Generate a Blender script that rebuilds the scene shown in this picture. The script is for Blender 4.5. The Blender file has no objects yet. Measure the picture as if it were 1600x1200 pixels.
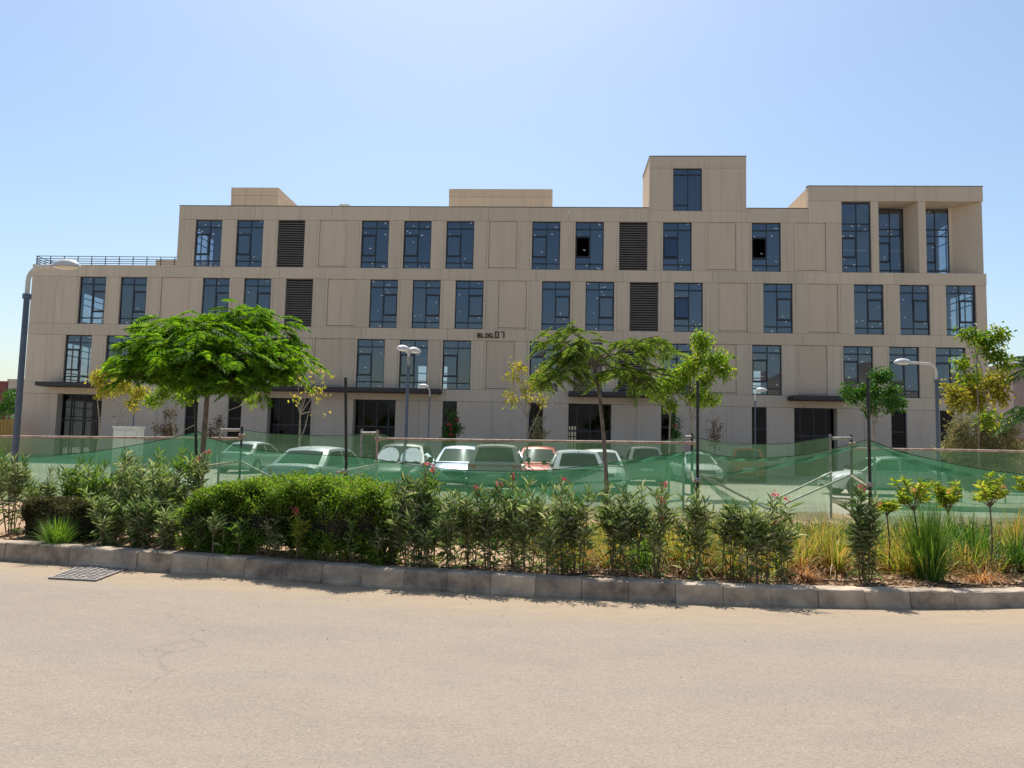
import bpy, math, random
import numpy as np
from mathutils import Vector, Matrix

random.seed(7)
SC = bpy.context.scene
COL = SC.collection
R = math.radians

# ------------------------------------------------------------------ camera
F_PX, PITCH, ROLL, YAW, EYE = 1155.0, 0.0812, 0.02225, -0.05535, 1.65

def ray(u, v):
    u -= 800.0; v -= 600.0
    cr, sr = math.cos(ROLL), math.sin(ROLL)
    u, v = cr*u + sr*v, -sr*u + cr*v
    dx, dy, dz = u/F_PX, 1.0, -v/F_PX
    cp, sp = math.cos(PITCH), math.sin(PITCH)
    y, z = cp*dy - sp*dz, sp*dy + cp*dz
    c, s = math.cos(YAW), math.sin(YAW)
    return Vector((c*dx + s*y, -s*dx + c*y, z))

def at(u, v, Y):            # survey point of the photograph at a known distance from the camera
    d = ray(u, v); t = Y/d.y
    return Vector((d.x*t, Y, EYE + d.z*t))

def on(u, v, z=0.0):        # survey point on the ground
    d = ray(u, v); t = (z - EYE)/d.z
    return Vector((d.x*t, d.y*t, z))

cam_d = bpy.data.cameras.new('camera')
cam = bpy.data.objects.new('camera', cam_d); COL.objects.link(cam)
fw = ray(800, 600).normalized()
rt = (ray(801, 600) - ray(800, 600)).normalized()
up = rt.cross(fw)
mw = Matrix((rt, up, -fw)).transposed().to_4x4(); mw.translation = (0, 0, EYE)
cam.matrix_world = mw
cam_d.sensor_width = 36.0; cam_d.lens = 36.0*F_PX/1600.0
cam_d.clip_start = 0.05; cam_d.clip_end = 6000
SC.camera = cam

# ------------------------------------------------------------------ sky, sun, exposure
SUN_EL, SUN_AZ = R(60), R(-9)          # azimuth measured from +Y (behind the building), negative = to the left
w = bpy.data.worlds.new('World'); SC.world = w; w.use_nodes = True
nt = w.node_tree; nt.nodes.clear()
sky = nt.nodes.new('ShaderNodeTexSky'); sky.sky_type = 'NISHITA'; sky.sun_disc = False
sky.sun_elevation = SUN_EL; sky.sun_rotation = SUN_AZ
sky.altitude = 150; sky.air_density = 1.3; sky.dust_density = 1.5; sky.ozone_density = 3.2
bg = nt.nodes.new('ShaderNodeBackground'); bg.inputs[1].default_value = 0.082
wo = nt.nodes.new('ShaderNodeOutputWorld')
nt.links.new(sky.outputs[0], bg.inputs[0]); nt.links.new(bg.outputs[0], wo.inputs[0])
sd = bpy.data.lights.new('sun', 'SUN'); sd.energy = 3.8; sd.angle = R(0.55); sd.color = (1.0, 0.955, 0.89)
sun = bpy.data.objects.new('sun', sd); COL.objects.link(sun)
sdir = Vector((math.sin(SUN_AZ)*math.cos(SUN_EL), math.cos(SUN_AZ)*math.cos(SUN_EL), math.sin(SUN_EL)))
sun.rotation_euler = sdir.to_track_quat('Z', 'Y').to_euler(); sun.location = sdir*80
SC.view_settings.view_transform = 'Standard'; SC.view_settings.look = 'None'
SC.view_settings.exposure = 0.85; SC.view_settings.gamma = 1.0
SC.cycles.max_bounces = 8; SC.cycles.transparent_max_bounces = 24
SC.cycles.use_denoising = True

# ------------------------------------------------------------------ materials
def newmat(name):
    m = bpy.data.materials.new(name); m.use_nodes = True
    t = m.node_tree; t.nodes.clear()
    o = t.nodes.new('ShaderNodeOutputMaterial')
    return m, t, o

def nd(t, kind, **kw):
    n = t.nodes.new(kind)
    for k, v in kw.items():
        if k in n.inputs: n.inputs[k].default_value = v
        else: setattr(n, k, v)
    return n

def mixc(t, fac, a, b, blend='MIX'):
    n = t.nodes.new('ShaderNodeMix'); n.data_type = 'RGBA'; n.blend_type = blend
    for i, v in ((0, fac), (6, a), (7, b)):
        if hasattr(v, 'is_linked') or hasattr(v, 'links'): t.links.new(v, n.inputs[i])
        else: n.inputs[i].default_value = v if i == 0 else (*v, 1)
    return n.outputs[2]

def ramp(t, src, stops):
    n = t.nodes.new('ShaderNodeValToRGB'); e = n.color_ramp.elements
    while len(e) < len(stops): e.new(0.5)
    for i, (p, c) in enumerate(stops):
        e[i].position = p; e[i].color = (*c, 1) if len(c) == 3 else c
    t.links.new(src, n.inputs[0]); return n.outputs[0]

def noise(t, scale, detail=4, rough=0.6, vec=None, stretch=None):
    n = nd(t, 'ShaderNodeTexNoise', Scale=scale, Detail=detail, Roughness=rough)
    if vec is None:
        g = t.nodes.new('ShaderNodeNewGeometry'); vec = g.outputs['Position']
    if stretch:
        mp = t.nodes.new('ShaderNodeMapping'); mp.inputs['Scale'].default_value = stretch
        t.links.new(vec, mp.inputs[0]); vec = mp.outputs[0]
    t.links.new(vec, n.inputs['Vector']); return n.outputs['Fac']

def surf(name, col, rough=0.8, var=0.12, scale=3.0, metallic=0.0, spec=0.4, bump=0.0, bscale=60.0, coat=0.0, col2=None, stretch=None):
    m, t, o = newmat(name)
    b = nd(t, 'ShaderNodeBsdfPrincipled', Roughness=rough, Metallic=metallic)
    b.inputs['Specular IOR Level'].default_value = spec
    b.inputs['Coat Weight'].default_value = coat
    c2 = col2 or tuple(c*(1-var*2.2) for c in col)
    c1 = tuple(min(1, c*(1+var*0.8)) for c in col)
    f = noise(t, scale, 6, 0.65, stretch=stretch)
    t.links.new(ramp(t, f, [(0.3, c2), (0.7, c1)]), b.inputs['Base Color'])
    if bump:
        bn = nd(t, 'ShaderNodeBump', Strength=bump, Distance=0.01)
        t.links.new(noise(t, bscale, 3), bn.inputs['Height']); t.links.new(bn.outputs[0], b.inputs['Normal'])
    t.links.new(b.outputs[0], o.inputs[0]); return m

def leafmat(name, cols, trans=0.38, tcol=None, rough=0.5):
    m, t, o = newmat(name)
    g = t.nodes.new('ShaderNodeNewGeometry')
    n = len(cols)
    c = ramp(t, g.outputs['Random Per Island'], [((i+0.5)/n, k) for i, k in enumerate(cols)])
    oi = t.nodes.new('ShaderNodeObjectInfo')
    hs = nd(t, 'ShaderNodeHueSaturation', Saturation=1.0)
    ma = nd(t, 'ShaderNodeMath', operation='MULTIPLY_ADD'); ma.inputs[1].default_value = 0.35; ma.inputs[2].default_value = 0.82
    t.links.new(oi.outputs['Random'], ma.inputs[0]); t.links.new(ma.outputs[0], hs.inputs['Value']); t.links.new(c, hs.inputs['Color'])
    b = nd(t, 'ShaderNodeBsdfPrincipled', Roughness=rough); b.inputs['Specular IOR Level'].default_value = 0.35
    tr = t.nodes.new('ShaderNodeBsdfTranslucent')
    t.links.new(hs.outputs[0], b.inputs['Base Color'])
    tc = mixc(t, 1.0, hs.outputs[0], tcol or (1.7, 1.7, 0.8), 'MULTIPLY'); t.links.new(tc, tr.inputs[0])
    ms = nd(t, 'ShaderNodeMixShader', Fac=trans)
    t.links.new(b.outputs[0], ms.inputs[1]); t.links.new(tr.outputs[0], ms.inputs[2]); t.links.new(ms.outputs[0], o.inputs[0])
    return m

def glassmat(name, tint=(0.56, 0.62, 0.68), refl=0.062, gcol=(0.85, 0.92, 1.0), rough=0.01):
    m, t, o = newmat(name)
    tr = nd(t, 'ShaderNodeBsdfTransparent', Color=(*tint, 1))
    gl = nd(t, 'ShaderNodeBsdfGlossy', Color=(*gcol, 1), Roughness=rough)
    fr = nd(t, 'ShaderNodeFresnel')
    gm = t.nodes.new('ShaderNodeNewGeometry'); io = nd(t, 'ShaderNodeMath', operation='MULTIPLY_ADD'); io.inputs[1].default_value = 1/1.5-1.5; io.inputs[2].default_value = 1.5
    t.links.new(gm.outputs['Backfacing'], io.inputs[0]); t.links.new(io.outputs[0], fr.inputs['IOR'])
    ad = nd(t, 'ShaderNodeMath', operation='ADD', use_clamp=True); ad.inputs[1].default_value = refl
    t.links.new(fr.outputs[0], ad.inputs[0])
    ms = t.nodes.new('ShaderNodeMixShader')
    t.links.new(ad.outputs[0], ms.inputs[0]); t.links.new(tr.outputs[0], ms.inputs[1]); t.links.new(gl.outputs[0], ms.inputs[2])
    t.links.new(ms.outputs[0], o.inputs[0]); return m

def claddingmat(name, c1, c2):
    m, t, o = newmat(name)
    b = nd(t, 'ShaderNodeBsdfPrincipled', Roughness=0.85); b.inputs['Specular IOR Level'].default_value = 0.25
    big = noise(t, 0.35, 5, 0.6); fine = noise(t, 9.0, 6, 0.7); strk = noise(t, 1.6, 5, 0.6, stretch=(2.2, 2.2, 0.12))
    c = ramp(t, big, [(0.3, c2), (0.7, c1)])
    oi = t.nodes.new('ShaderNodeObjectInfo')
    c = mixc(t, 0.6, c, ramp(t, oi.outputs['Random'], [(0.0, tuple(k*0.86 for k in c1)), (1.0, tuple(k*1.06 for k in c1))]))
    c = mixc(t, 0.20, c, ramp(t, fine, [(0.25, tuple(k*0.8 for k in c2)), (0.75, tuple(k*1.15 for k in c1))]))
    c = mixc(t, ramp(t, strk, [(0.50, (0, 0, 0)), (0.76, (0.40, 0.40, 0.40))]), c, tuple(k*0.62 for k in c2))
    t.links.new(c, b.inputs['Base Color'])
    bn = nd(t, 'ShaderNodeBump', Strength=0.12, Distance=0.01)
    t.links.new(noise(t, 45, 3), bn.inputs['Height']); t.links.new(bn.outputs[0], b.inputs['Normal'])
    t.links.new(b.outputs[0], o.inputs[0]); return m

def asphaltmat():
    m, t, o = newmat('dusty_asphalt')
    b = nd(t, 'ShaderNodeBsdfPrincipled', Roughness=0.9); b.inputs['Specular IOR Level'].default_value = 0.2
    uv = t.nodes.new('ShaderNodeUVMap'); sx = t.nodes.new('ShaderNodeSeparateXYZ'); t.links.new(uv.outputs[0], sx.inputs[0])
    big = noise(t, 0.55, 6, 0.62, stretch=(0.6, 1.3, 1)); mid = noise(t, 4.0, 5, 0.7, stretch=(0.6, 1.4, 1))
    grit = nd(t, 'ShaderNodeTexVoronoi', Scale=75.0); g = t.nodes.new('ShaderNodeNewGeometry'); t.links.new(g.outputs['Position'], grit.inputs['Vector'])
    grit2 = noise(t, 140, 2, 0.8)
    c = ramp(t, big, [(0.28, (0.205, 0.172, 0.140)), (0.5, (0.268, 0.222, 0.172)), (0.74, (0.315, 0.258, 0.192))])
    trk = noise(t, 0.8, 4, 0.55, stretch=(0.10, 1.5, 1))
    c = mixc(t, ramp(t, trk, [(0.48, (0, 0, 0)), (0.66, (0.55, 0.55, 0.55))]), c, (0.225, 0.195, 0.165))
    c = mixc(t, 0.35, c, ramp(t, mid, [(0.3, (0.226, 0.186, 0.144)), (0.7, (0.317, 0.260, 0.196))]))
    c = mixc(t, 0.34, c, ramp(t, grit.outputs['Color'], [(0.0, (0.127, 0.104, 0.080)), (0.35, (0.253, 0.208, 0.159)), (0.8, (0.317, 0.260, 0.199)), (1.0, (0.459, 0.394, 0.312))]))
    c = mixc(t, ramp(t, grit2, [(0.30, (0.500, 0.500, 0.500)), (0.40, (0, 0, 0))]), c, (0.135, 0.112, 0.086))
    # blown sand lies along the kerb
    mul = nd(t, 'ShaderNodeMath', operation='MULTIPLY_ADD'); mul.inputs[1].default_value = 1.5; mul.inputs[2].default_value = -0.75
    t.links.new(big, mul.inputs[0])
    add = nd(t, 'ShaderNodeMath', operation='ADD'); t.links.new(sx.outputs[1], add.inputs[0]); t.links.new(mul.outputs[0], add.inputs[1])
    md = nd(t, 'ShaderNodeMath', operation='MULTIPLY'); md.inputs[1].default_value = 1/2.2; t.links.new(add.outputs[0], md.inputs[0])
    sandf = ramp(t, md.outputs[0], [(0.0, (0.850, 0.850, 0.850)), (0.22, (0.620, 0.620, 0.620)), (0.55, (0, 0, 0))])
    sand = ramp(t, mid, [(0.3, (0.317, 0.234, 0.149)), (0.7, (0.372, 0.279, 0.179))])
    c = mixc(t, sandf, c, sand)
    crk = nd(t, 'ShaderNodeTexVoronoi', Scale=0.33, feature='DISTANCE_TO_EDGE')
    wv = t.nodes.new('ShaderNodeVectorMath'); wv.operation = 'ADD'
    nn = nd(t, 'ShaderNodeTexNoise', Scale=2.2, Detail=6); t.links.new(g.outputs['Position'], nn.inputs['Vector'])
    t.links.new(g.outputs['Position'], wv.inputs[0]); t.links.new(nn.outputs['Color'], wv.inputs[1]); t.links.new(wv.outputs[0], crk.inputs['Vector'])
    cf = ramp(t, crk.outputs['Distance'], [(0.0, (0.350, 0.350, 0.350)), (0.006, (0, 0, 0))])
    cgate = mixc(t, 1.0, cf, ramp(t, noise(t, 0.45, 2), [(0.52, (0, 0, 0)), (0.6, (1, 1, 1))]), 'MULTIPLY')
    c = mixc(t, cgate, c, (0.119, 0.097, 0.076))
    t.links.new(c, b.inputs['Base Color'])
    bn = nd(t, 'ShaderNodeBump', Strength=0.5, Distance=0.006)
    t.links.new(grit.outputs['Distance'], bn.inputs['Height']); t.links.new(bn.outputs[0], b.inputs['Normal'])
    t.links.new(b.outputs[0], o.inputs[0]); return m

def netmat(name, dens, col, tcol):
    m, t, o = newmat(name)
    tr = nd(t, 'ShaderNodeBsdfTransparent', Color=(0.93, 1.0, 0.95, 1))
    df = nd(t, 'ShaderNodeBsdfDiffuse', Color=(*col, 1)); tl = nd(t, 'ShaderNodeBsdfTranslucent', Color=(*tcol, 1))
    a = nd(t, 'ShaderNodeMixShader', Fac=0.5); t.links.new(df.outputs[0], a.inputs[1]); t.links.new(tl.outputs[0], a.inputs[2])
    f = noise(t, 1.3, 5, 0.6, stretch=(0.5, 1, 1.8)); f2 = noise(t, 7.0, 3, 0.6, stretch=(3, 1, 0.3))
    fac = ramp(t, f, [(0.3, (dens*0.66,)*3), (0.7, (min(1, dens*1.40),)*3)])
    fac = mixc(t, 0.35, fac, ramp(t, f2, [(0.3, (dens*0.55,)*3), (0.7, (dens*1.45,)*3)]))
    ms = t.nodes.new('ShaderNodeMixShader'); t.links.new(fac, ms.inputs[0])
    t.links.new(tr.outputs[0], ms.inputs[1]); t.links.new(a.outputs[0], ms.inputs[2]); t.links.new(ms.outputs[0], o.inputs[0])
    return m

M = {}
M['asphalt'] = asphaltmat()
M['clad'] = claddingmat('stone_cladding', (0.545, 0.455, 0.35), (0.48, 0.40, 0.305))
M['clad_blind'] = claddingmat('stone_cladding_infill', (0.545, 0.445, 0.34), (0.48, 0.392, 0.30))
M['clad_base'] = claddingmat('stone_cladding_base', (0.54, 0.45, 0.36), (0.48, 0.40, 0.32))
M['render'] = claddingmat('plaster', (0.55, 0.43, 0.31), (0.5, 0.39, 0.28))
M['roofing'] = surf('roof_screed', (0.74, 0.65, 0.52), 0.9, 0.1, 0.6)
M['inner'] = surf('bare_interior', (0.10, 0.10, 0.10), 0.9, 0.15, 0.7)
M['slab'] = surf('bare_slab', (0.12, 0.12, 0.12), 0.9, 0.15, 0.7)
M['frame'] = surf('anthracite_aluminium', (0.016, 0.021, 0.030), 0.45, 0.1, 5, spec=0.45)
M['coping'] = surf('coping_metal', (0.12, 0.11, 0.10), 0.5, 0.1, 5)
M['canopy'] = surf('canopy_metal', (0.033, 0.026, 0.028), 0.5, 0.15, 2)
M['louvre'] = surf('louvre_bronze', (0.16, 0.135, 0.12), 0.5, 0.12, 4)
M['glass'] = glassmat('coated_glass')
M['glass_low'] = glassmat('shop_glass', (0.45, 0.5, 0.52), 0.0, (0.45, 0.5, 0.58))
M['tape'] = surf('white_tape', (0.75, 0.76, 0.78), 0.6, 0.08, 9)
M['letter'] = surf('brown_letters', (0.030, 0.018, 0.015), 0.5, 0.1, 5)
M['kerb'] = surf('kerb_concrete', (0.50, 0.395, 0.28), 0.9, 0.2, 3.5, bump=0.35, bscale=70, col2=(0.24, 0.19, 0.145))
M['kerb_dark'] = surf('kerb_stained', (0.44, 0.34, 0.24), 0.9, 0.25, 3.2, bump=0.35, bscale=70, col2=(0.10, 0.085, 0.07))
M['soil'] = surf('sandy_soil', (0.42, 0.28, 0.165), 0.95, 0.2, 9, bump=0.9, bscale=38, col2=(0.24, 0.145, 0.085))
M['ground'] = surf('desert_ground', (0.40, 0.33, 0.25), 0.95, 0.15, 0.4)
M['carpark'] = surf('car_park_paving', (0.46, 0.40, 0.31), 0.9, 0.1, 0.8, bump=0.2, bscale=40)
M['paving'] = surf('walkway_paving', (0.34, 0.30, 0.25), 0.9, 0.12, 1.2)
M['lawn'] = surf('dry_lawn', (0.12, 0.15, 0.05), 0.95, 0.3, 6)
M['iron'] = surf('cast_iron', (0.30, 0.265, 0.235), 0.65, 0.3, 25, metallic=0.3)
M['pole'] = surf('galvanised_paint', (0.10, 0.13, 0.175), 0.45, 0.12, 5, metallic=0.3)
M['lamp_white'] = surf('lamp_housing', (0.62, 0.60, 0.56), 0.45, 0.1, 6)
M['diffuser'] = surf('lamp_diffuser', (0.7, 0.69, 0.63), 0.35, 0.05, 6)
M['steel_dark'] = surf('painted_scaffold_tube', (0.035, 0.038, 0.032), 0.6, 0.4, 14)
M['steel_rust'] = surf('rusty_scaffold_tube', (0.52, 0.42, 0.33), 0.7, 0.2, 5, col2=(0.24, 0.12, 0.085), stretch=(1.5, 3, 3))
M['steel_galv'] = surf('galvanised_tube', (0.40, 0.39, 0.35), 0.55, 0.25, 12, metallic=0.3)
M['net'] = netmat('green_shade_net', 0.54, (0.036, 0.135, 0.068), (0.062, 0.215, 0.11))
M['net2'] = netmat('faded_shade_net', 0.38, (0.065, 0.135, 0.070), (0.11, 0.20, 0.105))
M['rope'] = surf('green_rope', (0.008, 0.035, 0.02), 0.8, 0.3, 20)
M['bark'] = surf('bark', (0.24, 0.19, 0.15), 0.9, 0.35, 14, bump=0.6, bscale=40, stretch=(1, 1, 0.3))
M['bark_pale'] = surf('pale_bark', (0.33, 0.28, 0.21), 0.9, 0.3, 14, bump=0.5, bscale=40)
M['stem'] = surf('shrub_stem', (0.19, 0.145, 0.085), 0.9, 0.3, 25)
M['stem_g'] = surf('green_stem', (0.12, 0.13, 0.05), 0.8, 0.3, 25)
M['flame'] = leafmat('feathery_leaf', [(0.035, 0.105, 0.008), (0.06, 0.165, 0.010), (0.095, 0.22, 0.012), (0.16, 0.29, 0.02)], 0.5, (1.7, 1.5, 0.6), 0.75)
M['flame2'] = leafmat('feathery_leaf_dull', [(0.06, 0.12, 0.02), (0.09, 0.165, 0.028), (0.13, 0.21, 0.038), (0.19, 0.27, 0.06)], 0.5, (1.6, 1.5, 0.7), 0.75)
M['lime'] = leafmat('lime_leaf', [(0.06, 0.135, 0.01), (0.105, 0.21, 0.012), (0.18, 0.28, 0.015), (0.32, 0.35, 0.03)], 0.48)
M['deep'] = leafmat('deep_leaf', [(0.02, 0.075, 0.01), (0.035, 0.11, 0.012), (0.06, 0.15, 0.015)], 0.4)
M['yellow'] = leafmat('yellowing_leaf', [(0.26, 0.27, 0.02), (0.40, 0.36, 0.03), (0.55, 0.46, 0.06), (0.20, 0.26, 0.03)], 0.45, (1.3, 1.2, 0.8))
M['grey'] = leafmat('grey_leaf', [(0.20, 0.21, 0.09), (0.28, 0.26, 0.13), (0.36, 0.32, 0.17), (0.15, 0.18, 0.06)], 0.38, (1.2, 1.1, 0.8))
M['dry'] = leafmat('dry_leaf', [(0.20, 0.13, 0.06), (0.28, 0.19, 0.09), (0.12, 0.075, 0.035)], 0.25, (1.2, 1.0, 0.7))
M['oleander'] = leafmat('oleander_leaf', [(0.08, 0.13, 0.035), (0.15, 0.21, 0.06), (0.22, 0.27, 0.095), (0.34, 0.36, 0.17), (0.48, 0.46, 0.30)], 0.34, (1.15, 1.35, 0.75), 0.42)
M['oleander_b'] = leafmat('oleander_leaf_bright', [(0.07, 0.15, 0.022), (0.11, 0.20, 0.03), (0.16, 0.26, 0.045), (0.27, 0.32, 0.12)], 0.38, (1.6, 1.7, 0.7), 0.42)
M['oleander_y'] = leafmat('oleander_leaf_yellow', [(0.15, 0.25, 0.02), (0.24, 0.33, 0.028), (0.36, 0.41, 0.05), (0.46, 0.43, 0.09)], 0.45, (1.4, 1.4, 0.7))
M['oleander_d'] = leafmat('oleander_leaf_dark', [(0.055, 0.10, 0.03), (0.10, 0.15, 0.045), (0.16, 0.21, 0.07), (0.34, 0.35, 0.20)], 0.32, (1.15, 1.35, 0.75), 0.42)
M['hedge'] = leafmat('hedge_leaf', [(0.055, 0.12, 0.012), (0.095, 0.19, 0.016), (0.15, 0.26, 0.022), (0.21, 0.31, 0.04), (0.14, 0.13, 0.04)], 0.4)
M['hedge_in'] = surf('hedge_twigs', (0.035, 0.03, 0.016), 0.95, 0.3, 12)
M['hedge_brown'] = leafmat('bronzed_hedge_leaf', [(0.07, 0.07, 0.03), (0.11, 0.10, 0.045), (0.15, 0.12, 0.065), (0.06, 0.085, 0.025)], 0.25)
M['grass'] = leafmat('green_blade', [(0.06, 0.14, 0.018), (0.10, 0.20, 0.025), (0.17, 0.27, 0.04)], 0.4)
M['straw'] = leafmat('straw_blade', [(0.24, 0.31, 0.035), (0.36, 0.37, 0.06), (0.50, 0.42, 0.13), (0.50, 0.30, 0.09), (0.18, 0.27, 0.03)], 0.42, (1.2, 1.1, 0.7))
M['straw_dry'] = leafmat('dead_blade', [(0.46, 0.21, 0.075), (0.52, 0.32, 0.13), (0.34, 0.14, 0.05), (0.55, 0.41, 0.23)], 0.35, (1.2, 1.0, 0.7))
M['cover'] = leafmat('groundcover_leaf', [(0.03, 0.09, 0.012), (0.05, 0.13, 0.016), (0.085, 0.17, 0.022)], 0.35)
M['petal'] = leafmat('pink_petal', [(0.62, 0.035, 0.10), (0.72, 0.08, 0.13), (0.55, 0.03, 0.16)], 0.4, (1.2, 1.0, 1.0))
M['petal_o'] = leafmat('peach_petal', [(0.75, 0.35, 0.12), (0.8, 0.42, 0.2)], 0.4, (1.2, 1.0, 1.0))
M['palm'] = leafmat('palm_leaf', [(0.035, 0.085, 0.03), (0.06, 0.12, 0.04), (0.09, 0.16, 0.05)], 0.3)
M['pipe'] = surf('black_pipe', (0.012, 0.012, 0.012), 0.5, 0.2, 20)
M['wood_y'] = surf('yellow_boards', (0.36, 0.22, 0.055), 0.8, 0.2, 6, stretch=(4, 4, 0.6))
M['wood_b'] = surf('brown_boards', (0.24, 0.14, 0.085), 0.8, 0.25, 6, stretch=(4, 4, 0.6))
M['cabinet'] = surf('cabinet_grp', (0.60, 0.60, 0.54), 0.6, 0.06, 4)
M['house_red'] = surf('red_plaster', (0.22, 0.075, 0.06), 0.9, 0.1, 0.8)
M['house_beige'] = surf('beige_plaster', (0.46, 0.40, 0.33), 0.9, 0.08, 0.8)
M['house_pink'] = surf('mauve_plaster', (0.28, 0.215, 0.20), 0.9, 0.08, 0.8)
M['hill'] = surf('stony_hill', (0.20, 0.17, 0.14), 0.95, 0.2, 0.05)
M['tyre'] = surf('tyre_rubber', (0.018, 0.018, 0.018), 0.85, 0.2, 20)
M['rim'] = surf('alloy_rim', (0.45, 0.45, 0.46), 0.35, 0.1, 10, metallic=0.7)
M['carglass'] = glassmat('car_glass', (0.10, 0.12, 0.12), 0.03, (0.55, 0.6, 0.62), 0.06)
M['trim'] = surf('black_trim', (0.02, 0.02, 0.021), 0.8, 0.2, 8, spec=0.2)
M['chrome'] = surf('chrome', (0.75, 0.75, 0.75), 0.15, 0.03, 8, metallic=1.0)
M['lens_red'] = surf('tail_lens', (0.28, 0.012, 0.012), 0.15, 0.1, 8, coat=0.6)
M['lens_clear'] = surf('head_lens', (0.62, 0.64, 0.66), 0.12, 0.08, 8, coat=0.8)
M['plate'] = surf('number_plate', (0.65, 0.66, 0.68), 0.5, 0.05, 8)
M['shade'] = surf('sunshade_foil', (0.50, 0.54, 0.54), 0.95, 0.04, 8, spec=0.05)
def paint(name, col, metallic=0.35): return surf(name, col, 0.42, 0.03, 3, metallic=metallic*.6, coat=0.25, spec=0.3)
M['p_silver'] = paint('silver_paint', (0.46, 0.49, 0.49), 0.55)
M['p_white'] = paint('white_paint', (0.60, 0.60, 0.59), 0.0)
M['p_grey'] = paint('grey_paint', (0.20, 0.20, 0.19), 0.5)
M['p_champagne'] = paint('champagne_paint', (0.34, 0.32, 0.27), 0.5)
M['p_blue'] = paint('pale_blue_paint', (0.42, 0.50, 0.62), 0.4)
M['p_red'] = paint('red_paint', (0.48, 0.030, 0.022), 0.1)
M['p_orange'] = paint('orange_red_paint', (0.42, 0.075, 0.03), 0.1)
M['p_dark'] = paint('dark_paint', (0.05, 0.055, 0.055), 0.4)

# ------------------------------------------------------------------ helpers
WORLD = {}
def link(o, parent=None, world=None, label=None, cat=None, group=None, kind=None):
    COL.objects.link(o)
    W_ = world if world is not None else Matrix.Identity(4)
    if parent is not None:
        o.parent = parent
        o.matrix_parent_inverse = WORLD[parent.name].inverted()
    o.matrix_basis = W_; WORLD[o.name] = W_
    tag(o, label, cat, group, kind); return o

def tag(o, label=None, cat=None, group=None, kind=None):
    if label: o['label'] = label
    if cat: o['category'] = cat
    if group: o['group'] = group
    if kind: o['kind'] = kind
    return o

def thing(name, label, cat, loc=(0, 0, 0), rz=0.0, group=None, kind=None):
    o = bpy.data.objects.new(name, None); o.empty_display_size = 0.3
    return link(o, None, Matrix.Translation(loc) @ Matrix.Rotation(rz, 4, 'Z'), label, cat, group, kind)

class MB:
    def __init__(s): s.v = []; s.f = []
    def add(s, v, f):
        o = len(s.v); s.v += [tuple(p) for p in v]; s.f += [tuple(i+o for i in q) for q in f]; return s
    def box(s, x0, x1, y0, y1, z0, z1, mat=None):
        v = [(x0, y0, z0), (x1, y0, z0), (x1, y1, z0), (x0, y1, z0), (x0, y0, z1), (x1, y0, z1), (x1, y1, z1), (x0, y1, z1)]
        if mat is not None: v = [mat @ Vector(p) for p in v]
        return s.add(v, [(0, 3, 2, 1), (4, 5, 6, 7), (0, 1, 5, 4), (1, 2, 6, 5), (2, 3, 7, 6), (3, 0, 4, 7)])
    def prism(s, poly, y0, y1):      # polygon in XZ extruded along Y
        n = len(poly); v = [(x, y0, z) for x, z in poly] + [(x, y1, z) for x, z in poly]
        f = [tuple(range(n)), tuple(range(2*n-1, n-1, -1))] + [(i, i+n, (i+1) % n + n, (i+1) % n) for i in range(n)]
        return s.add(v, f)
    def tube(s, pts, rad, n=6, cap=True):
        pts = [Vector(p) for p in pts]
        if not hasattr(rad, '__len__'): rad = [rad]*len(pts)
        vs = []; fs = []
        ref = None
        for i, p in enumerate(pts):
            t = (pts[min(i+1, len(pts)-1)] - pts[max(i-1, 0)]).normalized()
            if ref is None: ref = Vector((0, 0, 1)) if abs(t.z) < 0.9 else Vector((1, 0, 0))
            a = t.cross(ref).normalized(); b = t.cross(a).normalized(); ref = a.cross(t) if abs(a.cross(t).dot(t)) < .9 else ref
            for k in range(n):
                an = 2*math.pi*k/n
                vs.append(p + (a*math.cos(an) + b*math.sin(an))*rad[i])
        for i in range(len(pts)-1):
            for k in range(n):
                fs.append((i*n+k, i*n+(k+1) % n, (i+1)*n+(k+1) % n, (i+1)*n+k))
        if cap:
            fs.append(tuple(range(n-1, -1, -1))); fs.append(tuple(range((len(pts)-1)*n, len(pts)*n)))
        return s.add(vs, fs)
    def lathe(s, prof, n=16, axis='Z', off=(0, 0, 0)):
        vs = []; fs = []
        for r, h in prof:
            for k in range(n):
                a = 2*math.pi*k/n; c, d = r*math.cos(a), r*math.sin(a)
                p = (c, d, h) if axis == 'Z' else (c, h, d)
                vs.append((p[0]+off[0], p[1]+off[1], p[2]+off[2]))
        for i in range(len(prof)-1):
            for k in range(n): fs.append((i*n+k, i*n+(k+1) % n, (i+1)*n+(k+1) % n, (i+1)*n+k))
        fs.append(tuple(range(n-1, -1, -1))); fs.append(tuple(range((len(prof)-1)*n, len(prof)*n)))
        return s.add(vs, fs)
    def grid(s, fn, nu, nv):
        vs = [fn(i/nu, j/nv) for j in range(nv+1) for i in range(nu+1)]
        fs = [(j*(nu+1)+i, j*(nu+1)+i+1, (j+1)*(nu+1)+i+1, (j+1)*(nu+1)+i) for j in range(nv) for i in range(nu)]
        return s.add(vs, fs)
    def mesh(s, name, mat, smooth=False, sharp=None):
        me = bpy.data.meshes.new(name); me.from_pydata(s.v, [], s.f)
        if mat: me.materials.append(M[mat] if isinstance(mat, str) else mat)
        if smooth:
            me.polygons.foreach_set('use_smooth', [True]*len(me.polygons))
            if sharp: me.set_sharp_from_angle(angle=sharp)
        me.update(); return me
    def build(s, name, mat, parent=None, smooth=False, sharp=None, local=False, **kw):
        me = s.mesh(name, mat, smooth, sharp)
        o = bpy.data.objects.new(name, me)
        wd = WORLD[parent.name] if (local and parent is not None) else None
        return link(o, parent, wd, **kw)

def place(name, me, parent, loc, **kw):      # a piece that shares its mesh with its likes
    return link(bpy.data.objects.new(name, me), parent, Matrix.Translation(loc), **kw)

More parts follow.
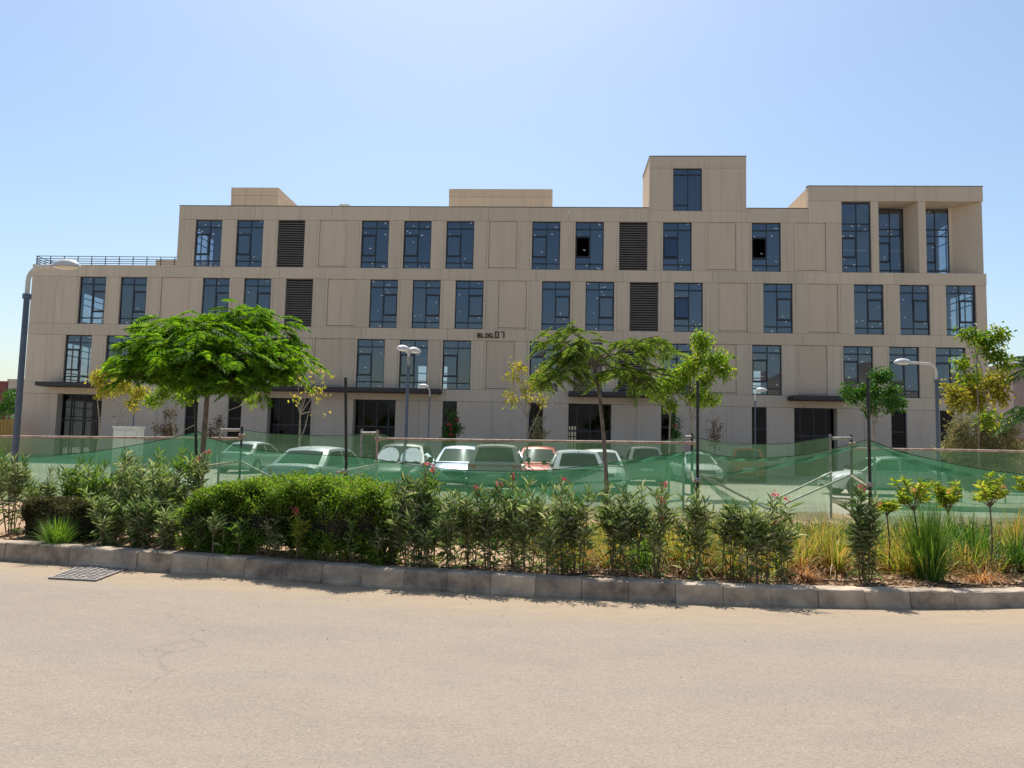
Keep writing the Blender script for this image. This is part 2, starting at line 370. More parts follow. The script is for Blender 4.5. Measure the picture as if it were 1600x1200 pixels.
def npmesh(name, V, Fq, k, mat):
    me = bpy.data.meshes.new(name)
    V = np.asarray(V, dtype=np.float32).reshape(-1, 3); Fq = np.asarray(Fq, dtype=np.int32).reshape(-1, k)
    me.vertices.add(len(V)); me.vertices.foreach_set('co', V.ravel())
    me.loops.add(Fq.size); me.loops.foreach_set('vertex_index', Fq.ravel())
    me.polygons.add(len(Fq)); me.polygons.foreach_set('loop_start', np.arange(0, Fq.size, k, dtype=np.int32))
    me.polygons.foreach_set('loop_total', np.full(len(Fq), k, dtype=np.int32))
    me.materials.append(M[mat] if isinstance(mat, str) else mat)
    me.update(calc_edges=True); return me

def unit(a): return a/np.maximum(np.linalg.norm(a, axis=-1, keepdims=True), 1e-9)

def leaves(name, mat, parent, B, D, L, W, rng, fold=0.25, curve=0.15, at_=0.42, flat=0.0, local=True):
    B = np.asarray(B, float); D = unit(np.asarray(D, float)); N = len(B)
    L = np.broadcast_to(L, (N,))[:, None]; W = np.broadcast_to(W, (N,))[:, None]
    ref = rng.normal(size=(N, 3)); ref[:, 2] += flat
    S = unit(np.cross(D, ref)); Nn = np.cross(S, D); Nn *= np.sign(Nn[:, 2:3]+1e-6)
    mid = B + D*L*at_ + Nn*L*0.06
    tip = B + D*L - np.array([0, 0, 1.0])*curve*L
    V = np.stack([B, mid + S*W/2 + Nn*fold*W, tip, mid - S*W/2 + Nn*fold*W], 1).reshape(-1, 3)
    i = np.arange(N)[:, None]*4
    Fq = np.concatenate([i+np.array([[0, 1, 2]]), i+np.array([[0, 2, 3]])], 1).reshape(-1, 3)
    o = bpy.data.objects.new(name, npmesh(name, V, Fq, 3, mat))
    return link(o, parent, WORLD[parent.name] if (parent is not None and local) else None)

def blades(name, mat, parent, B, az, lean, L, W, rng, droop=0.6, seg=4, kind=None):
    N = len(B); B = np.asarray(B, float); az = np.asarray(az); lean = np.asarray(lean)
    out = np.stack([np.cos(az), np.sin(az), np.zeros(N)], 1); S = np.stack([-np.sin(az), np.cos(az), np.zeros(N)], 1)
    L = np.broadcast_to(L, (N,)); W = np.broadcast_to(W, (N,))
    rows = []; p = B.copy()
    for j in range(seg+1):
        t = j/seg; wd = W*(1-t**2)*0.5+0.0008
        rows.append(p - S*wd[:, None]); rows.append(p + S*wd[:, None])
        an = lean + droop*(t**1.3)*np.clip(lean*2.0+0.3, 0, 2.2)
        p = p + (out*np.sin(an)[:, None] + np.array([0, 0, 1.0])*np.cos(an)[:, None])*(L/seg)[:, None]
    V = np.stack(rows, 1).reshape(-1, 3); n = 2*(seg+1)
    i = np.arange(N)[:, None]*n
    q = np.concatenate([np.array([[2*j, 2*j+1, 2*j+3, 2*j+2]]) for j in range(seg)], 1)
    Fq = (i+q).reshape(-1, 4)
    o = bpy.data.objects.new(name, npmesh(name, V, Fq, 4, mat))
    link(o, parent, WORLD[parent.name] if parent is not None else None)
    if kind: o['kind'] = kind
    return o

ORD = ['first', 'second', 'third', 'fourth', 'fifth', 'sixth', 'seventh', 'eighth', 'ninth', 'tenth', 'eleventh', 'twelfth', 'thirteenth',
       'fourteenth', 'fifteenth', 'sixteenth', 'seventeenth', 'eighteenth', 'nineteenth', 'twentieth', 'twenty-first', 'twenty-second', 'twenty-third', 'twenty-fourth', 'twenty-fifth', 'twenty-sixth', 'twenty-seventh', 'twenty-eighth', 'twenty-ninth', 'thirtieth']

# ------------------------------------------------------------------ ground, road, kerb, bed
KX = np.array([-7.107, -5.127, -3.272, -1.868, -0.402, 0.966, 2.3, 3.68, 5.153]); KY = np.array([9.36, 8.93, 8.65, 8.43, 8.21, 8.08, 8.07, 8.2, 8.47])
KC = np.polyfit(KX, KY, 3)
def kerb_y(x):
    lo, hi = -8.5, 6.3
    xc = min(max(x, lo), hi); y = np.polyval(KC, xc); s = np.polyval(np.polyder(KC), xc)
    return float(y + s*(x-xc))

def kerb_h(x): return float(np.interp(x, [-8, -4, 1, 4, 7], [.235, .225, .208, .185, .17]))
MB().add([(-1500, -1500, -0.06), (1500, -1500, -0.06), (1500, 1500, -0.06), (-1500, 1500, -0.06)], [(0, 1, 2, 3)]).build('ground', 'ground', kind='structure')
# road: strips that follow the kerb; UV v is the distance from it
xs = np.linspace(-40, 40, 161); ds = [0, 0.15, 0.3, 0.5, 0.8, 1.2, 1.8, 2.6, 3.6, 5, 7, 10, 14, 18]
b = MB(); 
for d in ds:
    for x in xs:
        b.v.append((x, kerb_y(x)+0.02-d, 0.012*math.exp(-d/0.25)*(0.5+0.5*math.sin(x*2.1)*math.sin(x*0.7+1))))
nx = len(xs)
for j in range(len(ds)-1):
    for i in range(nx-1): b.f.append((j*nx+i, (j+1)*nx+i, (j+1)*nx+i+1, j*nx+i+1))
road = b.build('road', 'asphalt', smooth=True, kind='structure')
uvl = road.data.uv_layers.new(name='UVMap')
for lp in road.data.loops:
    j, i = divmod(lp.vertex_index, nx); uvl.data[lp.index].uv = (xs[i], ds[j])

# kerb of separate concrete stones
kerb = thing('kerb', None, None, (0, kerb_y(0), 0), kind='structure')
x = -13.0; kr = random.Random(3)
while x < 11.0:
    L = 0.5; s = (kerb_y(x+0.25)-kerb_y(x-0.25))/0.5; dx = L/math.sqrt(1+s*s)
    a = Vector((x, kerb_y(x), 0)); c = Vector((x+dx, kerb_y(x+dx), 0)); t = (c-a).normalized(); n_ = Vector((-t.y, t.x, 0))
    jz = kr.uniform(-0.006, 0.006); jy = kr.uniform(-0.006, 0.006); g = kr.uniform(0.002, 0.0045)
    kh = kerb_h(x+.25); prof = [(0.0, -0.1), (0.0, 0.035), (0.014, 0.045), (0.030, kh-.030), (0.036, kh-.012), (0.052, kh), (0.24, kh), (0.24, -0.1)]
    b = MB(); m_ = len(prof); segs = 4
    for q in range(segs+1):
        p = a.lerp(c, q/segs) + t*(g if q == 0 else (-g if q == segs else 0))
        for o_, z in prof:
            b.v.append(p + n_*(o_+jy+kr.uniform(-.0025, .0025)) + Vector((0, 0, z + jz + (kr.uniform(-.004, .004) if z > .1 else 0))))
    for q in range(segs):
        for k in range(m_): b.f.append((q*m_+k, (q+1)*m_+k, (q+1)*m_+(k+1) % m_, q*m_+(k+1) % m_))
    b.f.append(tuple(range(m_-1, -1, -1))); b.f.append(tuple(range(segs*m_, (segs+1)*m_)))
    dark = 0.55 if -4 < x < 3.5 else 0.3
    b.build('kerb_stone', 'kerb_dark' if kr.random() < dark else 'kerb', kerb)
    x += dx
# joints are filled with mortar set back from the faces
b = MB(); xs2 = np.linspace(-13, 11, 97)
for x in xs2:
    y = kerb_y(x); b.v += [(x, y+0.016, -.08), (x, y+0.05, kerb_h(x)-.03), (x, y+0.23, kerb_h(x)-.02), (x, y+.23, -.08)]
for i in range(96):
    for k in range(4): b.f.append((i*4+k, (i+1)*4+k, (i+1)*4+(k+1) % 4, i*4+(k+1) % 4))
b.build('mortar_bed', 'kerb', kerb)

# planting bed
def bed_z(x, y):
    return kerb_h(x) - 0.028 + 0.020*math.sin(x*1.7+y*2.3) + 0.016*math.sin(x*4.1-y*3.1) + 0.008*math.sin(x*11+y*7) + 0.05*min(1, max(0, (y-kerb_y(x)-0.5)/3))
b = MB()
def bedf(u, v):
    x = -16+30*u; y0 = kerb_y(x)+0.21; y = y0 + (17.9-y0)*v**1.8
    return (x, y, bed_z(x, y))
b.grid(bedf, 240, 60).build('planting_bed', 'soil', smooth=True, kind='structure')
MB().box(-40, 40, 18.0, 18.18, -0.1, 0.17).build('car_park_kerb', 'kerb', kind='structure')
MB().add([(-70, 18.18, 0), (70, 18.18, 0), (70, 43.0, 0), (-70, 43.0, 0)], [(0, 1, 2, 3)]).build('car_park', 'carpark', kind='structure')
MB().add([(-60, 43.0, 0.03), (60, 43.0, 0.03), (60, 47.75, 0.03), (-60, 47.75, 0.03)], [(0, 1, 2, 3)]).build('walkway', 'paving', kind='structure')
MB().add([(-70, 16.5, -.02), (-16, 16.5, -.02), (-16, 18.0, -.02), (-70, 18.0, -.02)], [(0, 1, 2, 3)]).build('lawn', 'lawn', kind='structure')
# a planted island in the car park, right-hand side
MB().box(9, 30, 22.3, 24.6, -0.1, 0.14).build('car_park_island', 'kerb', kind='structure')
b = MB()
def hillf(u, v):
    x = -420+840*u; y = -180-120*v
    z = (math.sin(v*math.pi))*(30+9*math.sin(x*0.021)+7*math.sin(x*0.047+1)+3*math.sin(x*.13))
    return (x, y, max(-0.2, z))
b.grid(hillf, 80, 8).build('hills', 'hill', smooth=True, kind='structure')

# ------------------------------------------------------------------ office building
D = 47.78; DEP = 15.0; YB = D+DEP
XL, XR, XL4 = -35.55, 27.35, -25.52
X3, X2, MOD, WW, WH = -32.17, -32.893, 2.851, 1.842, 3.234
T4, T3, T2, T1 = 16.35, 12.35, 8.35, 4.35
B4, B3, B2 = T4-WH, T3-WH, T2-WH
bld = thing('office_building', 'four-storey beige stone-clad office block with rows of tall dark windows behind the car park', 'building', ((XL+XR)/2, D+DEP/2, 0))
G = 0.007    # half joint
TH = 0.34

def panel(x0, x1, z0, z1, y=D, mat='clad', th=TH, name='wall_panel'):
    if x1-x0 < 0.03: return
    MB().box(x0+G, x1-G, y, y+th, z0+G, z1-G).build(name, mat, bld)

def bandrow(x0, x1, z0, z1, step=5.702, y=D-0.015, name='band_panel'):
    n = max(1, round((x1-x0)/step)); e = np.linspace(x0, x1, n+1)
    for a, c in zip(e[:-1], e[1:]): panel(a, c, z0, z1, y, name=name)

# ---- window kit (meshes shared by all windows of a kind)
def win_layout(side, W_, H_, tall=False):
    fr = 0.055; mu = W_*0.525 if side == 'L' else W_*0.475
    zs = [0.13, 0.86] if not tall else [0.095, 0.60, 0.69]
    full = [H_*0.13, H_*0.845] if not tall else [H_*0.095, H_*0.60, H_*0.70]
    vent = [H_*0.265, H_*0.70] if not tall else [H_*0.215, H_*0.50]
    return fr, mu, full, vent

def window_meshes(tagname, side, W_, H_, tall=False):
    fr, mu, full, vent = win_layout(side, W_, H_, tall)
    b = MB(); y0, y1 = 0.0, 0.09
    b.box(0, fr, y0, y1, 0, H_).box(W_-fr, W_, y0, y1, 0, H_).box(fr, W_-fr, y0, y1, 0, fr).box(fr, W_-fr, y0, y1, H_-fr, H_)
    b.box(mu-fr*.55, mu+fr*.55, y0+.002, y1, fr, H_-fr)
    for z in full:
        for a, c in ((fr, mu-fr*.55), (mu+fr*.55, W_-fr)): b.box(a, c, y0+.004, y1, z-.04, z+.04)
    va, vc = (fr, mu-fr*.55) if side == 'L' else (mu+fr*.55, W_-fr)
    for z in vent: b.box(va, vc, y0+.004, y1, z-.04, z+.04)
    za, zb = vent[0]+.04, vent[1]-.04     # sash frame, a little proud
    s = .045
    b.box(va, va+s, y0-.012, y1-.02, za, zb).box(vc-s, vc, y0-.012, y1-.02, za, zb).box(va+s, vc-s, y0-.012, y1-.02, za, za+s).box(va+s, vc-s, y0-.012, y1-.02, zb-s, zb)
    frame = b.mesh('window_'+tagname, 'frame')
    panes = []
    def pane(x0, x1, z0, z1, kind):
        me = MB().box(-(x1-x0)/2, (x1-x0)/2, 0, .012, -(z1-z0)/2, (z1-z0)/2).mesh('pane_'+tagname, 'glass')
        panes.append((me, ((x0+x1)/2, (z0+z1)/2), kind, (x1-x0, z1-z0)))
    for a, c in ((fr, mu-fr*.55), (mu+fr*.55, W_-fr)):
        isv = (a == va); zz = sorted([fr-.04] + full + (vent if isv else []) + [H_-fr+.04])
        for z0, z1 in zip(zz[:-1], zz[1:]):
            k = 'vent' if (isv and abs(z0-vent[0]) < 1e-6) else 'fix'
            e = s if k == 'vent' else 0
            pane(a+e, c-e, z0+.04+e, z1-.04-e, k)
    return frame, panes, (va, vc, za, zb)

KIT = {s: window_meshes(s, s, WW, WH) for s in 'LR'}
KIT['T'] = window_meshes('T', 'L', WW, 4.56, True)
def tape_mesh(kit, seed, n):
    rg = random.Random(seed); b = MB()
    for me, (cx, cz), k, (w_, h_) in kit[1]:
        if rg.random() < 0.55:
            for _ in range(rg.choice([1, 1, 2])):
                x = cx + rg.choice([-1, 1])*rg.uniform(.1, .42)*w_; z = cz + rg.choice([-1, 1])*rg.uniform(.15, .42)*h_
                a = rg.uniform(-.8, .8); L_ = rg.uniform(.035, .075); t_ = rg.uniform(.016, .028)
                mt = Matrix.Translation((x, 0, z)) @ Matrix.Rotation(a, 4, 'Y')
                b.box(-L_, L_, 0.015, 0.019, -t_, t_, mt)
    return b.mesh('tape', 'tape')
TAPES = {s: [tape_mesh(KIT[s], i*7+ord(s), 5) for i in range(5)] for s in KIT}

def window(x, z, side, y=D+0.13, openv=None, seed=0):
    frame, panes, v = KIT[side]
    rg = random.Random(seed*31+7)
    wf = place('window', frame, bld, (x, y, z))
    for me, (cx, cz), k, (w_, h_) in panes:
        mt = Matrix.Translation((x+cx, y+.03, z+cz)) @ Matrix.Rotation(rg.uniform(-.014, .014), 4, 'X') @ Matrix.Rotation(rg.uniform(-.012, .012), 4, 'Z')
        if k == 'vent' and openv == 'black':
            mt = Matrix.Translation((x+cx-w_/2, y+.12+w_/2, z+cz)) @ Matrix.Rotation(R(82), 4, 'Z')
        if k == 'vent' and openv == 'tilt':
            mt = Matrix.Translation((x+cx, y-.06, z+cz)) @ Matrix.Rotation(R(-7), 4, 'X')
        link(bpy.data.objects.new('pane', me), wf, mt)
    place('tape', TAPES[side][seed % 5], wf, (x, y, z))
    # stone-coloured sill
    return wf

LOUV_SLAT = MB().add([(0, 0, 0), (WW-.08, 0, 0), (WW-.08, .07, .045), (0, .07, .045), (0, 0, -.045), (WW-.08, 0, -.045), (WW-.08, .07, .03), (0, .07, .03)],
                     [(0, 1, 2, 3), (7, 6, 5, 4), (0, 4, 5, 1), (1, 5, 6, 2), (2, 6, 7, 3), (3, 7, 4, 0)]).mesh('slat', 'louvre')
LOUV_FRAME = MB().box(0, .04, 0, .14, 0, WH).box(WW-.04, WW, 0, .14, 0, WH).box(.04, WW-.04, 0, .14, 0, .04).box(.04, WW-.04, 0, .14, WH-.04, WH).mesh('louvre', 'louvre')
LOUV_BACK = MB().box(.04, WW-.04, .10, .14, .04, WH-.04).mesh('backing', 'trim')
def louvre(x, z):
    lf = place('louvre', LOUV_FRAME, bld, (x, D+.05, z)); n = 20; st = (WH-.1)/n; place('backing', LOUV_BACK, lf, (x, D+.05, z))
    for i in range(n): place('slat', LOUV_SLAT, lf, (x+.04, D+.06, z+.06+i*st))

def blind(x, z):
    MB().box(x+.012, x+WW-.012, D+.055, D+.3, z+.13, z+WH-.012).build('blind_panel', 'clad_blind', bld)
    MB().add([(x+.012, D+.012, z+.01), (x+WW-.012, D+.012, z+.01), (x+WW-.012, D+.3, z+.01), (x+.012, D+.3, z+.01),
              (x+.012, D+.012, z+.09), (x+WW-.012, D+.012, z+.09), (x+WW-.012, D+.3, z+.125), (x+.012, D+.3, z+.125)],
             [(0, 3, 2, 1), (4, 5, 6, 7), (0, 1, 5, 4), (1, 2, 6, 5), (2, 3, 7, 6), (3, 0, 4, 7)]).build('blind_sill', 'clad', bld)

ROW4 = {3: 'W', 4: 'W', 5: 'L', 6: 'B', 7: 'W', 8: 'W', 9: 'W', 10: 'B', 11: 'W', 12: 'K', 13: 'L', 14: 'T', 15: 'B', 16: 'K', 17: 'B'}
ROW3 = {0: 'W', 1: 'W', 2: 'B', 3: 'W', 4: 'W', 5: 'L', 6: 'B', 7: 'W', 8: 'W', 9: 'W', 10: 'B', 11: 'W', 12: 'W', 13: 'L', 14: 'T', 15: 'B', 16: 'W', 17: 'B', 18: 'W', 19: 'W', 20: 'W'}
ROW2 = {0: 'W', 1: 'W', 2: 'B', 3: 'W', 4: 'W', 5: 'L', 6: 'B', 7: 'W', 8: 'W', 9: 'W', 10: 'B', 11: 'W', 12: 'W', 13: 'L', 14: 'W', 15: 'B', 16: 'W', 17: 'B', 18: 'W', 19: 'W', 20: 'W'}

def storey(spec, X0, zb, xl, xr, side, joint, seed):
    zt = zb+WH; cur = xl
    for k in sorted(spec):
        x = X0+k*MOD; tp = spec[k]
        j = (x-0.15) if joint == 'L' else (cur+0.17)
        if cur == xl:
            for e in ([xl+(x-xl)*0.52] if x-xl > 2.5 else []):
                panel(cur, e, zb, zt); cur = e
            j = x-.15
        if cur < j < x: panel(cur, j, zb, zt); panel(j, x, zb, zt)
        else: panel(cur, x, zb, zt)
        if tp == 'L': louvre(x, zb)
        elif tp == 'B': blind(x, zb)
        else:
            sd_ = side
            if tp == 'T' and side == 'R': sd_ = 'L'
            window(x, zb, sd_, openv={'K': 'black', 'T': 'tilt'}.get(tp), seed=seed+k)
        cur = x+WW
    panel(cur, xr, zb, zt)

# storeys 2, 3
storey(ROW2, X2, B2, XL, XR, 'L', 'L', 0)
storey(ROW3, X3, B3, XL, XR, 'R', 'R', 30)
bandrow(XL, XR, T1, B2); bandrow(XL, XR, T2, B3)
bandrow(XL, XR+0.02, T3, B4)
# storey 4 up to the tall block on the right
XBLK = 16.32
storey({k: v for k, v in ROW4.items()}, X2, B4, XL4, 18.43, 'L', 'L', 60)
bandrow(XL4, 6.1, T4, 17.28); panel(6.1, 12.38, T4, 17.10, D-0.015, name='band_panel'); bandrow(12.38, XBLK, T4, 17.28)
# tall block: window, piers and two splayed recesses under a deep band
panel(XBLK, 18.43, T4, 17.80, D-0.015, name='band_panel'); bandrow(XBLK, 27.30, 17.80, 18.78, 5.5, D-0.02)
window(18.43, B4+.02, 'T', seed=91)
panel(18.43+WW, 20.76, B4, 17.80); panel(23.24, 23.72, B4, 17.80, th=1.2)
RD = 1.25
MB().add([(20.76, D+.34, B4), (21.05, D+RD, B4), (21.05, D+RD, 17.8), (20.76, D+.34, 17.8), (20.5, D+.34, B4), (20.5, D+RD, B4), (20.5, D+RD, 17.8), (20.5, D+.34, 17.8)],
         [(0, 1, 2, 3), (4, 7, 6, 5), (0, 3, 7, 4), (1, 5, 6, 2), (3, 2, 6, 7), (0, 4, 5, 1)]).build('recess_reveal', 'clad', bld)
MB().add([(23.24, D+.01, B4), (22.89, D+RD, B4), (22.89, D+RD, 17.79), (23.24, D+.01, 17.79), (23.23, D+RD, B4), (23.23, D+RD, 17.79)],
         [(0, 3, 2, 1), (1, 2, 5, 4), (0, 1, 4), (3, 5, 2), (0, 4, 5, 3)]).build('recess_reveal', 'clad', bld)
MB().add([(27.22, D, B4), (26.0, D+RD, B4), (26.0, D+RD, 17.79), (27.22, D, 17.79), (27.22, D+RD, B4), (27.22, D+RD, 17.79)],
         [(0, 3, 2, 1), (1, 2, 5, 4), (0, 1, 4), (3, 5, 2), (0, 4, 5, 3)]).build('recess_reveal', 'clad', bld)
MB().box(20.7, 27.2, D+.32, D+RD+.1, 17.805, 17.95).build('recess_soffit', 'clad', bld)
MB().box(20.7, 27.2, D+.32, D+RD+.1, B4-.12, B4-.005).build('recess_floor', 'clad', bld)
window(21.05, B4+.02, 'T', y=D+RD+.02, seed=92)
window(23.95, B4+.02, 'T', y=D+RD+.02, seed=93)
MB().box(25.79, 26.02, D+RD, D+RD+.2, B4, 17.8).build('wall_panel', 'clad', bld); MB().box(23.70, 23.95, D+RD, D+RD+.2, B4, 17.8).build('wall_panel', 'clad', bld)
# tower
TX0, TX1, TZ = 6.11, 12.38, 20.76
panel(TX0, 7.66, 17.10, 19.98); panel(9.52, TX1, 17.10, 19.98); panel(TX0, TX1, 19.98, TZ, D-.012, name='band_panel')
b = MB(); fr = .05; x0, x1, z0, z1 = 7.66, 9.52, 17.12, 19.98; y = D+.13; mu = x0+(x1-x0)*.52
for q in ((x0, x0+fr, z0, z1), (x1-fr, x1, z0, z1), (mu-.03, mu+.03, z0, z1), (x0+fr, mu-.03, z0, z0+fr), (mu+.03, x1-fr, z0, z0+fr), (x0+fr, mu-.03, z1-fr, z1), (mu+.03, x1-fr, z1-fr, z1),
          (x0+fr, mu-.03, z1-.46, z1-.38), (mu+.03, x1-fr, z1-.46, z1-.38), (x0+fr, mu-.03, z0+.36, z0+.44)): b.box(q[0], q[1], y, y+.09, q[2], q[3])
tw = b.build('window', 'frame', bld)
for q in ((x0+fr, mu-.03, z0+fr, z0+.36), (x0+fr, mu-.03, z0+.44, z1-.46), (x0+fr, mu-.03, z1-.38, z1-fr), (mu+.03, x1-fr, z0+fr, z1-.46), (mu+.03, x1-fr, z1-.38, z1-fr)):
    MB().box(q[0], q[1], y+.03, y+.042, q[2], q[3]).build('pane', 'glass', tw)
MB().box(TX0+.02, TX0+.3, D+TH+.01, D+3.8, 17.0, TZ).build('tower_side', 'render', bld); MB().box(TX1-.3, TX1-.02, D+TH+.01, D+3.8, 17.0, TZ).build('tower_side', 'render', bld)
MB().box(TX0+.3, TX1-.3, D+3.5, D+3.78, 17.0, TZ).build('tower_back', 'render', bld)
MB().box(TX0-.02, TX1+.02, D-.03, D+3.82, TZ+.002, TZ+.05).build('coping', 'coping', bld)
# shell: floors, ends with openings, back wall, roofs, penthouses
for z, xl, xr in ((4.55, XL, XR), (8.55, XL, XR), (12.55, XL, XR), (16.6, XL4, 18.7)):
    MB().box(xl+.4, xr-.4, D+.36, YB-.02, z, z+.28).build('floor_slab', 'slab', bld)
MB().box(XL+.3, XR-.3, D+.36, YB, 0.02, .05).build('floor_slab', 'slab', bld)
def endwall(x0, x1, z0, z1, opens, mat='clad'):   # wall across the end with openings [(y0,y1,zb,zt)]
    b = MB(); y = D+TH+.01
    for (a, c, zb, zt) in opens:
        b.box(x0, x1, y, a, z0, z1).box(x0, x1, a, c, z0, zb).box(x0, x1, a, c, zt, z1); y = c
        fr_ = MB(); xm = (x0+x1)/2
        yy = np.linspace(a, c, max(2, int((c-a)/0.95))+1)
        for q in yy: fr_.box(xm-.04, xm+.04, q-.03, q+.03, zb, zt)
        for z in (zb+.05, zb+(zt-zb)*.16, zb+(zt-zb)*.30, zb+(zt-zb)*.70, zb+(zt-zb)*.86, zt-.05): fr_.box(xm-.035, xm+.035, a, c, z-.03, z+.03)
        e = fr_.build('window', 'frame', bld)
        MB().box(xm-.006, xm+.006, a, c, zb, zt).build('pane', 'glass_end', e)
    b.box(x0, x1, y, YB, z0, z1).build('end_wall', mat, bld)
M['glass_end'] = glassmat('clear_end_glass', (0.95, 0.97, 0.97), 0.0)
for z0, z1, zb, zt, oL, oR in ((0, 4.35, .1, 4.2, [(D+4.0, D+7.5)], []), (4.35, 8.35, B2, T2, [(D+3.6, D+8.4)], [(D+1.2, D+4.6)]), (8.35, 13.1, B3, T3, [(D+5.2, D+8.0)], [(D+1.2, D+4.2)])):
    endwall(XL, XL+.3, z0, z1, [(a, c, zb, zt) for a, c in oL]); endwall(XR-.3, XR-.01, z0, z1, [(a, c, zb, zt) for a, c in oR])
endwall(XL4, XL4+.3, 13.1, 17.26, [(D+1.0, D+6.0, B4, T4)]); endwall(XR-.36, XR-.06, 13.1, 18.76, [(D+RD+.5, D+RD+4.2, B4, 17.6)])
# back wall with a few openings that let the sky through
b = MB(); ops = [(-11.6, -8.6, 6.2, 8.2), (14.2, 17.4, 6.3, 8.25), (20.3, 22.3, 6.6, 8.2), (1.3, 2.1, 0.6, 3.3), (17.6, 18.5, 0.1, 3.3), (-45, -44, 0, 1)]
cells_x = sorted({XL+.3, XR-.3} | {o[0] for o in ops[:5]} | {o[1] for o in ops[:5]})
for a, c in zip(cells_x[:-1], cells_x[1:]):
    z = 0
    for o in sorted([o for o in ops if o[0] <= a and c <= o[1]], key=lambda o: o[2]):
        b.box(a, c, YB-.3, YB, z, o[2]); z = o[3]
    b.box(a, c, YB-.3, YB, z, 13.1 if c <= XL4 else 17.2)
b.build('back_wall', 'clad', bld)
for o in ops[:5]:
    fr_ = MB()
    for q in np.linspace(o[0], o[1], 4): fr_.box(q-.05, q+.05, YB-.2, YB-.1, o[2], o[3])
    for q in np.linspace(o[2], o[3], 4): fr_.box(o[0], o[1], YB-.19, YB-.11, q-.04, q+.04)
    fr_.build('window', 'frame', bld)
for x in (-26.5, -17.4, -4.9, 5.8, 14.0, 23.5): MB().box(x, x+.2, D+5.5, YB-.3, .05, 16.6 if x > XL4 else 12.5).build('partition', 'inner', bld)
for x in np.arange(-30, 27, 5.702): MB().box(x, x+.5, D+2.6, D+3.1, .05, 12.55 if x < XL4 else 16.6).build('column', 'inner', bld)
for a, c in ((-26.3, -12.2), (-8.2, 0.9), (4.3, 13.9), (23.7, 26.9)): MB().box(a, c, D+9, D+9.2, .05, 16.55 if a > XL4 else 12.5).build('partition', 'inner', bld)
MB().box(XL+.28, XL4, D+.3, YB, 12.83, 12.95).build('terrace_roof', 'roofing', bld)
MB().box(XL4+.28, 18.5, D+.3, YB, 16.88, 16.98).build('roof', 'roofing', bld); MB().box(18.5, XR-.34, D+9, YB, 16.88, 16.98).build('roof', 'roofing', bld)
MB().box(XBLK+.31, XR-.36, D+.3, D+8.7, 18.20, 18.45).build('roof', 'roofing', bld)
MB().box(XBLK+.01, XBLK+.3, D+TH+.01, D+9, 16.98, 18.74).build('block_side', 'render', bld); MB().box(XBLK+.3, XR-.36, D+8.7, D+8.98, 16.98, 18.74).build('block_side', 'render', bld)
for q in ((XL4-.02, 6.08, 17.285), (12.40, XBLK-.02, 17.285), (XBLK-.03, XR-.02, 18.785)):
    MB().box(q[0], q[1], D-.035, D+.38, q[2], q[2]+.04).build('coping', 'coping', bld)
MB().box(XL-.02, XL4-.03, D-.035, D+.38, B4+.002, B4+.035).build('coping', 'clad', bld)
def pent(x0, x1, y0, y1, z1):
    MB().box(x0, x1, y0, y1, 16.98, z1-.62).build('penthouse_wall', 'render', bld); MB().box(x0-.015, x1+.015, y0-.015, y1+.015, z1-.60, z1).build('penthouse_wall', 'render', bld)
pent(-25.2, -21.5, D+7, D+12.5, 21.05); pent(-8.02, -.29, D+6, D+11, 20.64)
MB().box(-16.36, -15.62, D+6, D+6.8, 16.98, 19.46).build('roof_duct', 'cabinet', bld)
MB().box(XL4+.28, XR-.34, YB-.28, YB, 16.98, 17.28).build('parapet', 'render', bld)
# ground floor
OPEN1 = [('E', -33.15, -30.06), ('N', -24.33, -23.46), ('N', -21.42, -20.52), ('E', -18.75, -15.84), ('E', -13.03, -10.24), ('N', -7.13, -6.21), ('N', -1.52, -.61), ('E', 1.04, 3.79),
         ('N', 6.96, 7.89), ('N', 12.68, 13.6), ('E', 15.32, 17.98), ('N', 21.32, 22.27), ('N', 24.3, 25.19)]
cur = XL
for tp, a, c in OPEN1:
    gap = a-cur; n = max(1, round(gap/1.9)); e = np.linspace(cur, a, n+1)
    for q, r_ in zip(e[:-1], e[1:]): panel(q, r_, 0, T1, mat='clad_base')
    dep = .55 if tp == 'E' else .16
    y = D+dep; b = MB(); fr = .06
    b.box(a, a+fr, y, y+.09, .02, T1).box(c-fr, c, y, y+.09, .02, T1).box(a+fr, c-fr, y, y+.09, T1-fr, T1)
    if tp == 'E':
        mids = [a+(c-a)*.20, a+(c-a)*.52, a+(c-a)*.80]
        for q in mids: b.box(q-.04, q+.04, y+.002, y+.09, .02, T1-fr)
        b.box(a+fr, c-fr, y+.004, y+.08, 2.55, 2.66)
        zs = [(.05, 2.55), (2.66, T1-fr)]; xs_ = [a+fr]+mids+[c-fr]
        MB().box(a-.3, a-.005, D+TH+.01, y+.1, .02, T1).build('entrance_reveal', 'clad_base', bld); MB().box(c+.005, c+.3, D+TH+.01, y+.1, .02, T1).build('entrance_reveal', 'clad_base', bld)
    else:
        b.box(a+fr, c-fr, y+.004, y+.08, 2.9, 2.99); zs = [(.05, 2.9), (2.99, T1-fr)]; xs_ = [a+fr, c-fr]
    df = b.build('shopfront', 'frame', bld)
    for (q, r_) in zip(xs_[:-1], xs_[1:]):
        for z0, z1 in zs: MB().box(q+.002, r_-.002, y+.03, y+.042, z0, z1).build('pane', 'glass_low', df)
    cur = c
n = max(1, round((XR-cur)/1.9)); e = np.linspace(cur, XR, n+1)
for q, r_ in zip(e[:-1], e[1:]): panel(q, r_, 0, T1, mat='clad_base')
for a, c in ((-33.85, -28.2), (-20.4, -7.2), (1.0, 6.6), (14.9, 18.6)):
    cn = MB().box(a, c, D-1.3, D-.02, 4.80, 5.06).build('canopy', 'canopy', bld)
    MB().box(a+.08, c-.08, D-1.22, D-.05, 4.775, 4.797).build('canopy_soffit', 'canopy', cn)

